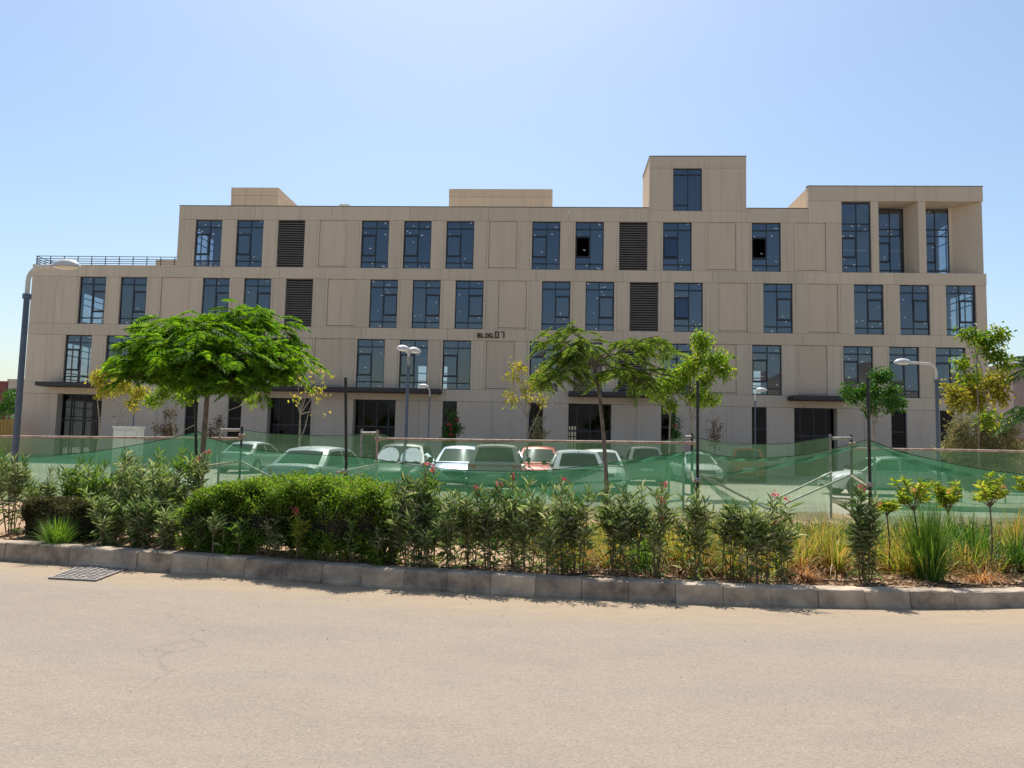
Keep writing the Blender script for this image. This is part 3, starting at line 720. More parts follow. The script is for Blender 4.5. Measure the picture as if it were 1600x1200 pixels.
# roof-terrace railing
rl = thing('terrace_railing', 'thin dark horizontal-bar railing along the roof terrace at the left end of the office', 'railing', (-30.5, D+.2, 13.15))
yl = D+.2; n = 11
for i in range(n): MB().box(-35.45+i*.97-.02, -35.45+i*.97+.02, yl-.02, yl+.02, 13.13, 13.78).build('baluster', 'frame', rl)
for i in range(1, 8): MB().box(-35.47, -35.43, yl+i*1.4-.02, yl+i*1.4+.02, 13.1, 13.78).build('baluster', 'frame', rl)
for z in (13.30, 13.45, 13.60, 13.78):
    MB().box(-35.5, -25.55, yl-.035, yl-.021, z-.022, z+.022).build('rail', 'frame', rl); MB().box(-35.50, -35.471, yl, yl+11, z-.022, z+.022).build('rail', 'frame', rl)

# BLDG.07 lettering
sg = thing('building_sign', 'brown raised letters reading BLDG.07 on the stone band of the office', 'sign', (-4.2, D-.05, 8.5))
SX = (-3.34+4.98)
def glyph(name, rects, ox, oz, sc):
    b = MB()
    for i, (x0, x1, z0, z1) in enumerate(rects): b.box(ox+x0*sc, ox+x1*sc, D-.075-.001*i, D-.017, oz+z0*sc, oz+z1*sc)
    b.build(name, 'letter', sg)
s = .31; z0 = 8.53; t_ = .2; x = -4.98
GL = {'B': [(0, t_, 0, 1), (t_, .62, 0, t_), (t_, .58, .42, .60), (t_, .62, 1-t_, 1), (.52, .70, .1, .45), (.50, .66, .56, .92)], 'L': [(0, t_, 0, 1), (t_, .62, 0, t_)],
      'D': [(0, t_, 0, 1), (t_, .55, 0, t_), (t_, .55, 1-t_, 1), (.52, .72, .14, .86)], 'G': [(0, t_, .1, .9), (.1, .68, 0, t_), (.1, .68, 1-t_, 1), (.5, .70, t_, .52), (.36, .5, .36, .52)]}
for ch in 'BLDG': glyph('letter', GL[ch], x, z0, s); x += s*.84
glyph('full_stop', [(0, .2, 0, .2)], x-.01, z0, s)
x += .10; s2 = .44
glyph('digit', [(0, .15, 0, 1), (.45, .60, 0, 1), (.15, .45, 0, .14), (.15, .45, .86, 1)], x, z0, s2)
glyph('digit', [(.0, .6, .86, 1), (.45, .60, 0, .86)], x+.36, z0, s2)

# ------------------------------------------------------------------ street lamps
def lamp(base, h, arm, ang, label, r0=.065, heads=1):
    t = thing('street_lamp', label, 'street lamp', base, ang, 'street lamps')
    MB().tube([(0, 0, 0), (0, 0, h*.35), (0, 0, h*.86)], [r0, r0*.92, r0*.80], 12).build('pole', 'pole', t, True, 1.0, local=True)
    MB().tube([(0, 0, 0), (0, 0, .03)], r0*2.4, 12).build('base_plate', 'pole', t, local=True)
    MB().tube([(0, 0, h*.845), (0, 0, h*.865)], r0*1.2, 12).build('collar', 'pole', t, local=True)
    for k in range(heads):
        sgn = 1 if k == 0 else -1
        rr = .28 if heads == 1 else .2
        pts = [(0, 0, h*.86)] + [(sgn*(rr-rr*math.cos(a)), 0, h-.12-rr+rr*math.sin(a)) for a in np.linspace(0, math.pi/2, 7)] + [(sgn*arm, 0, h-.10)]
        MB().tube(pts, [r0*.66]*len(pts), 8).build('arm', 'lamp_white', t, True, 1.0, local=True)
        def shell(u, v):
            a = u*2*math.pi; q = v
            rx, ry, hz = .30*math.sin(q*math.pi/2), .17*math.sin(q*math.pi/2), .16*math.cos(q*math.pi/2)
            return (sgn*(arm+.22)+rx*math.cos(a), ry*math.sin(a), h-.13+hz)
        hd = MB().grid(shell, 20, 6).build('lamp_head', 'lamp_white', t, True, local=True)
        def lens(u, v):
            a = u*2*math.pi
            return (sgn*(arm+.22)+.28*v*math.cos(a), .155*v*math.sin(a), h-.135-.05*(1-v*v))
        MB().grid(lens, 20, 3).build('diffuser', 'diffuser', hd, True, local=False).matrix_basis = WORLD[t.name]
    return t
p = at(24, 700, 14.2); lamp((p.x, p.y, .15), 4.98, .62, -.1, 'tall street lamp with blue-grey pole and hooked arm at the left edge, among the oleanders', .068)
p = at(1466, 700, 25); lamp((p.x, p.y, 0), 4.72, .95, math.pi+.15, 'single-arm street lamp in front of the right end of the office, head pointing left', .065)
p = at(634, 690, 24.6); lamp((p.x, p.y, 0), 4.85, .06, math.pi+1.05, 'twin-headed street lamp in the middle of the car park', .06, 2)
p = at(669, 690, 39.5); lamp((p.x, p.y, 0), 4.75, .12, math.pi+.25, 'small far street lamp just right of the twin-headed one', .04)
p = at(1180, 690, 38); lamp((p.x, p.y, 0), 4.75, .08, -.35, 'small far street lamp by the narrow door right of the lime-green tree', .04)
p = at(207, 680, 39); lamp((p.x, p.y, 0), 4.75, .3, math.pi+.2, 'far dark lamp pole rising behind the white cabinet, its head inside the feathery tree', .045)

# ------------------------------------------------------------------ cars
def car(label, loc, heading, paint_, kind='sedan', L=4.5, W=1.78, H=1.45, rails=False):
    t = thing('parked_car', label, 'car', (loc[0], loc[1], .0), heading, 'cars parked behind the net')
    hl, hw = L/2, W/2
    belt = {'sedan': .93, 'hatch': .96, 'suv': 1.04}[kind]*(H/{'sedan': 1.45, 'hatch': 1.5, 'suv': 1.65}[kind])
    deck = {'sedan': belt+.05, 'hatch': belt+.02, 'suv': belt+.02}[kind]
    zc = .22 if kind != 'suv' else .28
    st = [(-hl, .62, .74, zc+.2), (-hl+.05, .80, .85, zc+.08), (-hl+.14, deck-.05, .92, zc+.02), (-hl+.4, deck, .97, zc), (-hl+.9, deck, .99, zc), (-.6, belt, 1.0, zc), (.3, belt, 1.0, zc), (hl-1.35, belt-.01, 1.0, zc),
          (hl-.9, belt-.06, .98, zc), (hl-.4, belt-.15, .94, zc+.02), (hl-.14, belt-.26, .87, zc+.05), (hl-.04, belt-.38, .80, zc+.1), (hl, .46, .72, zc+.16)]
    b = MB(); N = 0
    for (x, zt, wf, zb) in st:
        w_ = hw*wf; sh = zt-.05*min(1, (zt-zb)/.3)
        half = [(0, zt+.025), (w_*.55, zt+.015), (w_*.84, zt-.01), (w_*.955, sh-.03), (w_*.995, sh-.14 if sh-.14 > zb+.2 else (sh+zb)/2+.06), (w_, (zt*.45+zb*.55)), (w_*.975, zb+.10), (w_*.90, zb)]
        sec = half + [(-y, z) for y, z in reversed(half[1:])]
        N = len(sec)
        for y, z in sec: b.v.append((x, y, z))
    for i in range(len(st)-1):
        for k in range(N): b.f.append((i*N+k, i*N+(k+1) % N, (i+1)*N+(k+1) % N, (i+1)*N+k))
    b.f.append(tuple(range(N-1, -1, -1))); b.f.append(tuple(range((len(st)-1)*N, len(st)*N)))
    b.build('body', paint_, t, True, R(38), local=True)
    # cabin
    cab = {'sedan': (-hl+.55, -hl+1.22, hl-1.95, hl-1.15), 'hatch': (-hl+.14, -hl+.55, hl-1.85, hl-1.0), 'suv': (-hl+.14, -hl+.45, hl-1.95, hl-1.15)}[kind]
    rb, rtp, ftp, fb = cab; bz = belt-.01; wb = hw*.90; wr = hw*.70
    def side(s, q, sg_=1, o=0):
        bx, rx = rb+(fb-rb)*s, rtp+(ftp-rtp)*s
        arch = .045*math.sin(math.pi*s)
        x = bx+(rx-bx)*q; z = bz+(H-.06+arch-bz)*q; y = wb+(wr-wb)*(q**1.25)
        return (x, sg_*(y+o), z + o*.3)
    def roof(s, q):
        y = -wr+2*wr*q; x = rtp+(ftp-rtp)*s
        e = 1-(2*q-1)**2
        return (x, y, H-.06+.045*math.sin(math.pi*s)+.055*e**.7)
    def screen(a, q, front, o=0):     # a across, q up
        bx, rx = (fb, ftp) if front else (rb, rtp)
        e = 1-(2*a-1)**2; wdt = wb+(wr-wb)*(q**1.25); sg_ = 1 if front else -1
        return (bx+(rx-bx)*q + sg_*(.10*e*(1-q*.6)+o), -wdt+2*wdt*a, bz+(H-.06-bz)*q + .055*(e**.7)*q + o*.6)
    b = MB()
    b.grid(lambda u, v: side(u, v, -1), 10, 6); b.grid(lambda u, v: side(1-u, v, 1), 10, 6)
    b.grid(lambda u, v: roof(u, v), 8, 8); b.grid(lambda u, v: screen(u, v, True), 8, 6); b.grid(lambda u, v: screen(1-u, v, False), 8, 6)
    b.build('cabin', paint_, t, True, R(40), local=True)
    for sg_ in (-1, 1):
        for s0, s1 in ((.07, .46), (.50, .93)):
            MB().grid(lambda u, v: side(s0+(s1-s0)*u, .06+.80*v, sg_, .008), 6, 4).build('side_window', 'carglass', t, True, local=True)
        m_ = MB().tube([(fb-.25, sg_*(wb+.02), bz+.06), (fb-.22, sg_*(wb+.17), bz+.10)], .03, 6); m_.lathe([(.02, -.07), (.09, -.05), (.10, .0), (.085, .06), (.03, .08)], 10, 'Y', (fb-.22, sg_*(wb+.17), bz+.12))
        m_.build('mirror', 'trim', t, True, 1.0, local=True)
        MB().box(-.25, -.07, sg_*(hw+.004)-.012, sg_*(hw+.004)+.012, belt-.14, belt-.115).build('door_handle', 'chrome', t, local=True)
        MB().box(-hl+.9, hl-1.0, sg_*(hw*.985)-.02, sg_*(hw*.985)+.02, zc+.02, zc+.10).build('sill', 'trim', t, local=True)
        for wx in (-hl+.85, hl-.88):
            r_ = .32 if kind != 'suv' else .355
            MB().lathe([(r_+.055, -.02), (r_+.055, .0)], 24, 'Y', (wx, sg_*(hw*.992), r_+.01)).build('wheel_well_shade', 'trim', t, local=True)  # flat dark disc on the body side, its black standing for wheel-well shade
            wh = MB().lathe([(r_*.62, -.11), (r_*.95, -.10), (r_, -.06), (r_, .06), (r_*.95, .10), (r_*.62, .11)], 24, 'Y', (wx, sg_*(hw-.085), r_)).build('wheel', 'tyre', t, True, R(35), local=True)
            rm = MB().lathe([(r_*.60, .0), (r_*.60, .02), (r_*.50, .012), (r_*.16, .03), (.02, .032)] if sg_ > 0 else [(.02, -.032), (r_*.16, -.03), (r_*.50, -.012), (r_*.60, -.02), (r_*.60, .0)], 20, 'Y', (wx, sg_*(hw+.027), r_))
            o = rm.build('rim', 'rim', wh, True, R(35)); o.matrix_basis = WORLD[t.name]
        tz = deck-.16
        b = MB()
        if kind == 'sedan': b.grid(lambda u, v: (-hl+.06+.30*u*u-.05*(1-u), sg_*(hw*.50+(hw*.46)*u), tz-.10+.17*v), 6, 2)
        else: b.grid(lambda u, v: (-hl+.07+.10*u*u+.04*v, sg_*(hw*.66+(hw*.27)*u), tz-.14+.28*v), 5, 3)
        b.build('tail_light', 'lens_red', t, True, local=True)
        b = MB().grid(lambda u, v: (hl-.03-.38*u*u-.05*v*(1+u), sg_*(hw*.50+(hw*.42)*u), belt-.40+.03*u+.15*v), 6, 3)
        b.build('headlight', 'lens_clear', t, True, local=True)
        if rails:
            pts = [side(.12, 1, sg_, 0), side(.2, 1, sg_, 0), side(.5, 1, sg_, 0), side(.8, 1, sg_, 0), side(.9, 1, sg_, 0)]
            MB().tube([(p_[0], p_[1]*.93, p_[2]+(.045 if 0 < i < 4 else .0)+.02) for i, p_ in enumerate(pts)], .02, 6).build('roof_rail', 'chrome', t, True, 1.0, local=True)
    MB().grid(lambda u, v: screen(.07+.86*u, .05+.84*v, True, .008), 8, 4).build('windscreen', 'carglass', t, True, local=True)
    MB().grid(lambda u, v: screen(.10+.80*(1-u), (.10 if kind == 'sedan' else .16)+.74*v, False, .008), 8, 4).build('rear_window', 'carglass', t, True, local=True)
    MB().box(-hl-.012, -hl+.06, -.26, .26, .62 if kind != 'sedan' else .56, .73 if kind != 'sedan' else .67).build('number_plate', 'plate', t, local=True)
    MB().box(hl-.05, hl+.012, -.26, .26, .40, .51).build('number_plate', 'plate', t, local=True)
    MB().box(hl-.12, hl-.005, -hw*.42, hw*.42, belt-.40, belt-.27).build('grille', 'trim', t, local=True)
    MB().grid(lambda u, v: (-hl-.025+.30*(2*u-1)**4, (2*u-1)*hw*.93, .40+.14*v), 12, 2).build('rear_bumper', 'chrome' if kind == 'sedan' else paint_, t, True, local=True)
    MB().grid(lambda u, v: (hl+.015-.32*(2*u-1)**4, (2*u-1)*hw*.86, .26+.12*v), 12, 2).build('front_bumper', 'trim', t, True, local=True)
    MB().tube([(rtp+.15, 0, H), (rtp-.03, 0, H+.17)], .008, 5).build('antenna', 'trim', t, local=True)
    MB().box(rtp+.35, fb-.3, -wb+.08, wb-.08, .40, bz-.25).build('interior', 'trim', t, local=True)
    return t
UPQ = math.pi/2      # nose away from the camera
car('silver saloon seen from behind, nearest the net on the left', (-6.75, 21.9), UPQ-.16, 'p_silver', 'sedan', 4.6, 1.78, 1.43)
p = at(655, 720, 24.2); c_ = car('dark car facing the camera with a white two-lobed sunshade behind its windscreen', (p.x-.55, 24.4), -UPQ+.05, 'p_dark', 'suv', 4.4, 1.80, 1.58)
p = at(716, 720, 27); car('pale blue hatchback facing the camera, left of the roof-rail wagon', (p.x, 27.6), -UPQ, 'p_blue', 'hatch', 4.1, 1.72, 1.52)
p = at(772, 720, 23); car('champagne estate with roof rails seen from behind', (p.x, 25.2), UPQ, 'p_champagne', 'suv', 4.4, 1.80, 1.60, True)
p = at(840, 720, 27); car('red hatchback facing the camera between the two rear-facing cars', (p.x, 28.6), -UPQ, 'p_red', 'hatch', 4.0, 1.70, 1.56)
p = at(903, 720, 22.5); car('white hatchback seen from behind, left of the slender tree trunk', (p.x-.05, 24.6), UPQ+.05, 'p_white', 'hatch', 4.2, 1.74, 1.48)
p = at(942, 720, 27); car('white car facing the camera half hidden behind the slender tree trunk', (p.x, 28.4), -UPQ, 'p_white', 'hatch', 4.1, 1.72, 1.50)
p = at(1012, 720, 33); car('grey hatchback seen from behind across the aisle, left of the orange one', (p.x, 34.6), UPQ-.05, 'p_grey', 'hatch', 4.1, 1.74, 1.64)
p = at(1096, 720, 35); car('white saloon facing the camera behind the dark fence post', (p.x, 36.5), -UPQ+.06, 'p_white', 'sedan', 4.4, 1.76, 1.45)
p = at(1176, 720, 39); car('orange-red car in the far row, seen from its rear quarter', (p.x, 40.2), UPQ-.22, 'p_orange', 'suv', 4.3, 1.78, 1.68)
car('white car parked sideways at the right, nose to the left', (12.75, 29.6), math.pi+.06, 'p_white', 'sedan', 4.45, 1.76, 1.46)
p = at(372, 705, 34); car('grey-white saloon further back, roof showing left of the silver saloon', (p.x, 36), UPQ-.1, 'p_silver', 'sedan', 4.5, 1.76, 1.47)

# sunshade lies inside the windscreen of the dark car
def sshade(u, v):
    a = u*2*math.pi; r_ = .36*v
    return r_*math.cos(a)*.95, r_*math.sin(a)*1.45
hl = 2.2; fb, ftp = hl-1.15, hl-1.95; bz = 1.04*1.58/1.65-.01
shd = thing('windscreen_sunshade', 'white two-lobed foil sunshade inside the windscreen of the dark car', 'sunshade', tuple(WORLD[c_.name].translation))
Wc = WORLD[c_.name]
for sy in (-.37, .37):
    b = MB()
    def f_(u, v, sy=sy):
        y_, q_ = sshade(u, v); q = .30+q_
        q = min(max(q, .04), .92); y_ = y_+sy
        wdt = .82; e = 1-min(1, (y_/wdt)**2)
        return Wc @ Vector((fb+(ftp-fb)*q + .10*e*(1-q*.6)+.014, y_, bz+(1.58-.06-bz)*q+.04*e*q+.012))
    b.grid(f_, 24, 4).build('lobe', 'shade', shd, True)

# ------------------------------------------------------------------ net fence: posts, scaffold, nets
YF, YR = 15.0, 17.0
POSTS = [(305, 590, 'leftmost dark scaffold post, beside the feathery tree trunk'), (540, 590, 'dark scaffold post behind the trimmed hedge'), (1090, 595, 'dark scaffold post in front of the lime-green tree'), (1356, 590, 'rightmost dark scaffold post, in front of the small round tree')]
for u, v, lb in POSTS:
    p = at(u, v, YF); q = at(u+(3 if u > 1300 else 0), 745, YF)
    t = thing('scaffold_post', lb, 'post', (q.x, YF, .1), group='upright posts of the net fence')
    MB().tube([(q.x, YF, .05), (q.x, YF, 1.2), (p.x, YF, p.z)], .030, 10).build('tube', 'steel_dark', t, True, 1.0)
    MB().tube([(q.x-.05, YF-.03, 1.02), (q.x+.05, YF-.03, 1.02)], .045, 8).build('clamp', 'steel_galv', t)
def bar(name, a, c, r_, mat, par): MB().tube([a, c], r_, 8).build(name, mat, par, True, 1.0)
FR = [(345, 378, 672, 305, 'scaffold frame left of the silver saloon', 'steel_galv'), (565, 590, 677, 540, 'scaffold frame with a rusty upright at the left end of the long rail', 'steel_rust'),
      (1068, 1081, 683, 1090, 'scaffold frame at the right end of the long rail', 'steel_galv'), (1297, 1330, 685, 1356, 'scaffold frame beside the white car at the right', 'steel_galv')]
for u0, u1, v, up_, lb, mt in FR:
    a, c = at(u0, v, YR), at(u1, v, YR); 
    t = thing('scaffold_tower', lb, 'scaffold', ((a.x+c.x)/2, YR, .1), group='rear frames of the net fence')
    bar('upright', (a.x, YR, .05), (a.x, YR, a.z+.10), .028, 'steel_galv', t); bar('upright', (c.x, YR, .05), (c.x, YR, c.z+.08), .028, mt if mt == 'steel_rust' else 'steel_dark', t)
    bar('crosspiece', (a.x+.03, YR-.06, a.z), (c.x-.02, YR-.06, c.z), .034, 'steel_galv', t)
    bar('crosspiece', (a.x, YR-.05, .62), (c.x, YR-.05, .60), .026, 'steel_galv', t)
    q = at(up_, 735, YF)
    bar('tie_tube', (q.x-.12, YF-.22, 1.0), (c.x+.02, YR+.1, 1.12), .026, 'steel_rust', t)
    bar('clamp', (c.x-.05, YR-.02, c.z-.13), (c.x+.09, YR-.02, c.z-.13), .045, 'steel_rust', t)
for (u0, v0), (u1, v1), lb in [((378, 722), (475, 772), 'slanting brace in front of the silver saloon'), ((500, 760), (592, 728), 'slanting brace right of the silver saloon'), ((1095, 742), (1200, 796), 'slanting brace falling right from the post by the lime-green tree'),
                               ((1195, 788), (1300, 738), 'upper of two braces rising to the right-hand scaffold frame'), ((1225, 788), (1328, 742), 'lower of two braces rising to the right-hand scaffold frame')]:
    a, c = at(u0, v0, 16.2), at(u1, v1, 16.2)
    o = MB().tube([a, c], .022, 8).build('brace_tube', 'steel_galv', smooth=True, sharp=1.0, label=lb, cat='brace', group='slanting braces of the net fence')
for us, vs, lb in [((-80, 120, 378), (681, 683, 685), 'pale horizontal scaffold rail at the left, in front of the entrance'), ((590, 840, 1085), (685.5, 689, 692), 'long rusty horizontal rail across the middle of the net'), ((1328, 1500, 1720), (701, 703.5, 708), 'pale horizontal rail at the right end of the net')]:
    MB().tube([at(u, v, YR-.03) for u, v in zip(us, vs)], .027, 8).build('scaffold_rail', 'steel_rust', smooth=True, sharp=1.0, label=lb, cat='rail', group='horizontal rails of the net fence')

def catmull(pts, n):
    P_ = [Vector(p) for p in pts]; P_ = [P_[0]*2-P_[1]] + P_ + [P_[-1]*2-P_[-2]]; out = []
    for i in range(1, len(P_)-2):
        for k in range(n):
            t = k/n; a, b_, c, d = P_[i-1:i+3]
            out.append(.5*((2*b_) + (c-a)*t + (2*a-5*b_+4*c-d)*t*t + (3*b_-a-3*c+d)*t**3))
    out.append(P_[-2]); return out

def net(pts, Y, label, mat, seed, zb=.12, folds=.12):
    top = catmull([at(u, v, Y) for u, v in pts], 14); rg = random.Random(seed)
    ph = [rg.uniform(0, 6) for _ in range(6)]
    b = MB(); nz = 12; n = len(top)
    for j in range(nz+1):
        q = j/nz
        for i, p in enumerate(top):
            e = math.sin(math.pi*i/(n-1))**.5
            fy = folds*e*(math.sin(p.x*2.1+ph[0]+q*2)*.6 + math.sin(p.x*5.3+ph[1]-q*4)*.35 + math.sin(q*9+p.x*1.1+ph[2])*.5)*(0.25+q)
            b.v.append((p.x+.03*math.sin(q*6+ph[3]+p.x), Y+fy+.10*q, p.z+(zb-p.z)*q + .02*math.sin(p.x*4+ph[4])*q))
    for j in range(nz):
        for i in range(n-1): b.f.append((j*n+i, j*n+i+1, (j+1)*n+i+1, (j+1)*n+i))
    o = b.build('shade_net', mat, smooth=True, label=label, cat='net', group='green shade nets')
    MB().tube([(p.x, Y-.004, p.z) for p in top], .007, 5).build('hem_rope', 'rope', o, True, 1.0)
    return o
M['net_fold'] = netmat('doubled_shade_net', 0.62, (0.045, 0.15, 0.085), (0.09, 0.27, 0.16))
NETS = {}
def fold(par, pts, Y, wd, mat='net_fold'):      # a rolled or doubled-over strip of the sheet
    top = catmull([at(u, v, Y) for u, v in pts], 10); n = len(top); b = MB()
    for j in range(4):
        for i, p in enumerate(top):
            e = math.sin(math.pi*i/(n-1))**.5; w_ = wd[0]+(wd[1]-wd[0])*i/(n-1)
            b.v.append((p.x, Y+.02*math.sin(i*.9+j)-.012*(1 if j in (1, 2) else 0), p.z-w_*e*j/3))
    for j in range(3):
        for i in range(n-1): b.f.append((j*n+i, j*n+i+1, (j+1)*n+i+1, (j+1)*n+i))
    b.build('fold', mat, par, True)
net([(-90, 702), (0, 708), (60, 711), (150, 705), (240, 690), (304, 676)], YF, 'front green net left of the leftmost dark post', 'net', 1)
net([(306, 673), (340, 687), (400, 702), (470, 709), (539, 712)], YF, 'front green net hung between the feathery tree and the hedge post, before the silver saloon', 'net', 2)
nf = net([(541, 712), (580, 716), (640, 726), (720, 734), (800, 736), (850, 735), (900, 730), (960, 722), (1030, 712), (1089, 703)], YF, 'long sagging front green net in the middle, before the row of cars', 'net', 3)
fold(nf, [(690, 737), (800, 739), (880, 735), (945, 727)], YF-.03, (.34, .26), 'net'); fold(nf, [(940, 724), (1000, 716), (1060, 708), (1088, 705)], YF-.03, (.08, .14)); fold(nf, [(700, 752), (800, 757), (930, 752), (1000, 748)], YF-.04, (.10, .05))
nf = net([(1091, 702), (1120, 711), (1160, 715), (1200, 715), (1260, 710), (1310, 699), (1355, 687)], YF, 'front green net drawn up to a peak at the rightmost post, left side', 'net2', 4, folds=.14)
fold(nf, [(1100, 740), (1150, 736), (1230, 722), (1300, 705), (1350, 692)], YF-.03, (.05, .10)); fold(nf, [(1092, 704), (1120, 712), (1160, 716), (1210, 716), (1250, 712)], YF-.03, (.07, .05)); fold(nf, [(1094, 745), (1130, 768), (1170, 790), (1200, 806)], YF-.03, (.03, .5), 'net')
nf = net([(1357, 687), (1400, 703), (1450, 716), (1520, 731), (1590, 740), (1700, 754)], YF, 'front green net falling away right of the rightmost post', 'net', 5)
fold(nf, [(1360, 690), (1400, 708), (1450, 724), (1520, 742)], YF-.03, (.06, .16), 'net')
net([(-90, 682), (100, 684), (378, 686)], YR, 'rear green net under the left-hand rail', 'net2', 6)
net([(379, 671), (420, 677), (480, 680), (540, 680), (589, 675)], YR, 'rear green net behind the silver saloon post', 'net2', 7)
net([(591, 677), (640, 686), (800, 689.5), (960, 690.5), (1030, 689), (1068, 682)], YR, 'rear green net under the long rusty rail', 'net2', 8)
net([(1082, 683), (1130, 691), (1180, 694), (1230, 693), (1270, 687), (1297, 683)], YR, 'rear green net before the orange-red car', 'net2', 9)
net([(1330, 702), (1500, 704.5), (1720, 709)], YR, 'rear green net under the right-hand rail', 'net2', 10)
#PLANTS
# ------------------------------------------------------------------ plants
def rngf(s): return np.random.default_rng(s)

def flowers(parent, pts, rng, mat='petal', r=.035):
    for q in pts:
        n = 14; B = np.array(q)+rng.normal(size=(n, 3))*r*.55
        leaves('flower', mat, parent, B, rng.normal(size=(n, 3))+np.array([0, -.3, .6]), rng.uniform(.6, 1.1, n)*r, rng.uniform(.5, .8, n)*r, rng, .1, .1)

def oleander(loc, h, spread, nst, mat, seed, label, nl=None, fl=0, bare=.28, llen=.165, flmat='petal', group='oleanders along the kerb'):
    rng = rngf(seed); t = thing('oleander', label, 'shrub', loc, 0, group)
    st = MB(); B = []; Dd = []; tips = []
    for i in range(nst):
        az = rng.uniform(0, 6.283); sp = spread*math.sqrt(rng.uniform(.05, 1)); hh = h*rng.uniform(.45, 1.0) if i else h
        b0 = Vector((.05*math.cos(az), .05*math.sin(az), -.03)); tp = Vector((sp*math.cos(az), sp*math.sin(az)*.9, hh))
        mid = b0.lerp(tp, .5)+Vector((rng.normal()*.03, rng.normal()*.03, .04*h))
        pts = [b0, b0.lerp(mid, .5), mid, mid.lerp(tp, .5), tp]
        st.tube(pts, [.006, .0055, .0045, .0035, .0022], 5)
        tips.append(tp)
        n = int((nl or 46)*rng.uniform(.8, 1.2)); 
        for k in range(n):
            s = bare + (1-bare)*(k/n)**.62
            f = s*(len(pts)-1); a = min(int(f), len(pts)-2); p = pts[a].lerp(pts[a+1], f-a)
            an = k*2.4 + rng.uniform(-.4, .4); upk = rng.uniform(.3, 1.5)+1.6*max(0, s-.8)/.2*rng.uniform(.3, 1.2) if s > .45 else rng.uniform(-.9, .6)
            B.append(p); Dd.append((math.cos(an), math.sin(an), upk))
        # side twigs
        for q in range(2):
            s = rng.uniform(.45, .8); f = s*(len(pts)-1); a = int(f); p = pts[a].lerp(pts[a+1], f-a)
            an = rng.uniform(0, 6.283); e = p+Vector((math.cos(an)*.12, math.sin(an)*.12, .16))*rng.uniform(.7, 1.2)
            st.tube([p, e], [.004, .002], 4)
            for k in range(14):
                B.append(p.lerp(e, rng.uniform(.3, 1))); a2 = k*2.4; Dd.append((math.cos(a2), math.sin(a2), rng.uniform(.2, 1.3)))
    st.build('stem', 'stem', t, True, 1.2, local=True)
    n = len(B); L_ = rng.uniform(.6, 1.15, n)*llen
    leaves('foliage', mat, t, B, Dd, L_, L_*rng.uniform(.085, .13, n), rng, .35, .12, .45)
    if fl: flowers(t, [tuple(tips[i % len(tips)]+Vector((rng.normal()*.02, -.03, .03))) for i in range(fl)], rng, flmat)
    return t

def bedpt(u, dy):     # a spot on the bed that appears at image column u, dy metres behind the kerb line
    Y = 9.0
    for _ in range(6):
        p = at(u, 900, Y); Y = kerb_y(p.x)+dy
    p = at(u, 900, Y); return Vector((p.x, Y, bed_z(p.x, Y)-.01))
def hgt(u, v, Y, z): return (at(u, v, Y).z - z)*1.0

# (column, top row, metres behind kerb, spread, stems, leaf material, flowers)
LEFT = [(-30, 705, 1.1, .30, 9, 'oleander_b', 0), (12, 714, 1.0, .30, 10, 'oleander', 0), (48, 735, 1.5, .24, 7, 'oleander', 0), (112, 718, 1.5, .30, 11, 'oleander_b', 0), (150, 722, 1.2, .28, 10, 'oleander_b', 0), (178, 708, 1.5, .28, 11, 'oleander', 0), (205, 705, 1.1, .30, 12, 'oleander', 0),
        (238, 722, .9, .28, 11, 'oleander', 0), (262, 703, 1.4, .28, 12, 'oleander_b', 0), (290, 708, 1.3, .26, 11, 'oleander', 2), (165, 770, .55, .32, 13, 'oleander', 0), (215, 785, .45, .32, 13, 'oleander_d', 0), (258, 800, .5, .28, 11, 'oleander', 0)]
LEFT.sort(key=lambda q: q[0])
for i, (u, v, dy, sp, ns, mt, fl) in enumerate(LEFT):
    p = bedpt(u, dy); oleander(p, hgt(u, v, p.y, p.z), sp, ns, mt, 100+i, f'dense oleander left of the trimmed hedge, {ORD[i]} counting from the left', 34, fl, .08, group='oleanders left of the hedge')
SMALL = [(310, 812, .28, .09, 3, 'oleander_b', 0), (335, 800, .24, .10, 4, 'oleander', 0), (365, 818, .26, .09, 3, 'oleander_b', 0), (425, 818, .26, .12, 4, 'oleander', 0), (462, 800, .28, .09, 4, 'oleander_y', 1), (556, 818, .30, .08, 3, 'oleander_b', 0), (590, 838, .32, .08, 3, 'oleander', 0)]
for i, (u, v, dy, sp, ns, mt, fl) in enumerate(SMALL):
    p = bedpt(u, dy); oleander(p, hgt(u, v, p.y, p.z), sp, ns, mt, 140+i, f'small thin young oleander in front of the trimmed hedge, {ORD[i]} from the left', 18, fl, .35, .11, group='young oleanders before the hedge')
MIDL = [(608, 765, .6, .24, 9, 'oleander_d', 0), (640, 728, .55, .24, 11, 'oleander', 1), (672, 735, .8, .22, 9, 'oleander_b', 1), (655, 775, .35, .24, 9, 'oleander_d', 0), (706, 772, .45, .22, 9, 'oleander', 0), (735, 765, .6, .20, 8, 'oleander', 1), (765, 760, .5, .22, 9, 'oleander_d', 1), (800, 748, .65, .20, 9, 'oleander', 1), (826, 765, .5, .20, 8, 'oleander', 0),
        (850, 790, .4, .15, 6, 'oleander', 0), (878, 752, .55, .19, 8, 'oleander', 1), (905, 762, .5, .18, 8, 'oleander', 0), (962, 755, .6, .20, 9, 'oleander', 0), (990, 775, .45, .16, 7, 'oleander_d', 0), (1022, 762, .55, .19, 8, 'oleander', 3), (1080, 765, .6, .19, 8, 'oleander', 0),
        (1135, 792, .6, .15, 6, 'oleander', 0), (1162, 790, .5, .15, 6, 'oleander', 0), (1190, 778, .4, .16, 7, 'oleander', 2), (1222, 782, .5, .16, 7, 'oleander', 1)]
MIDL.sort(key=lambda q: q[0])
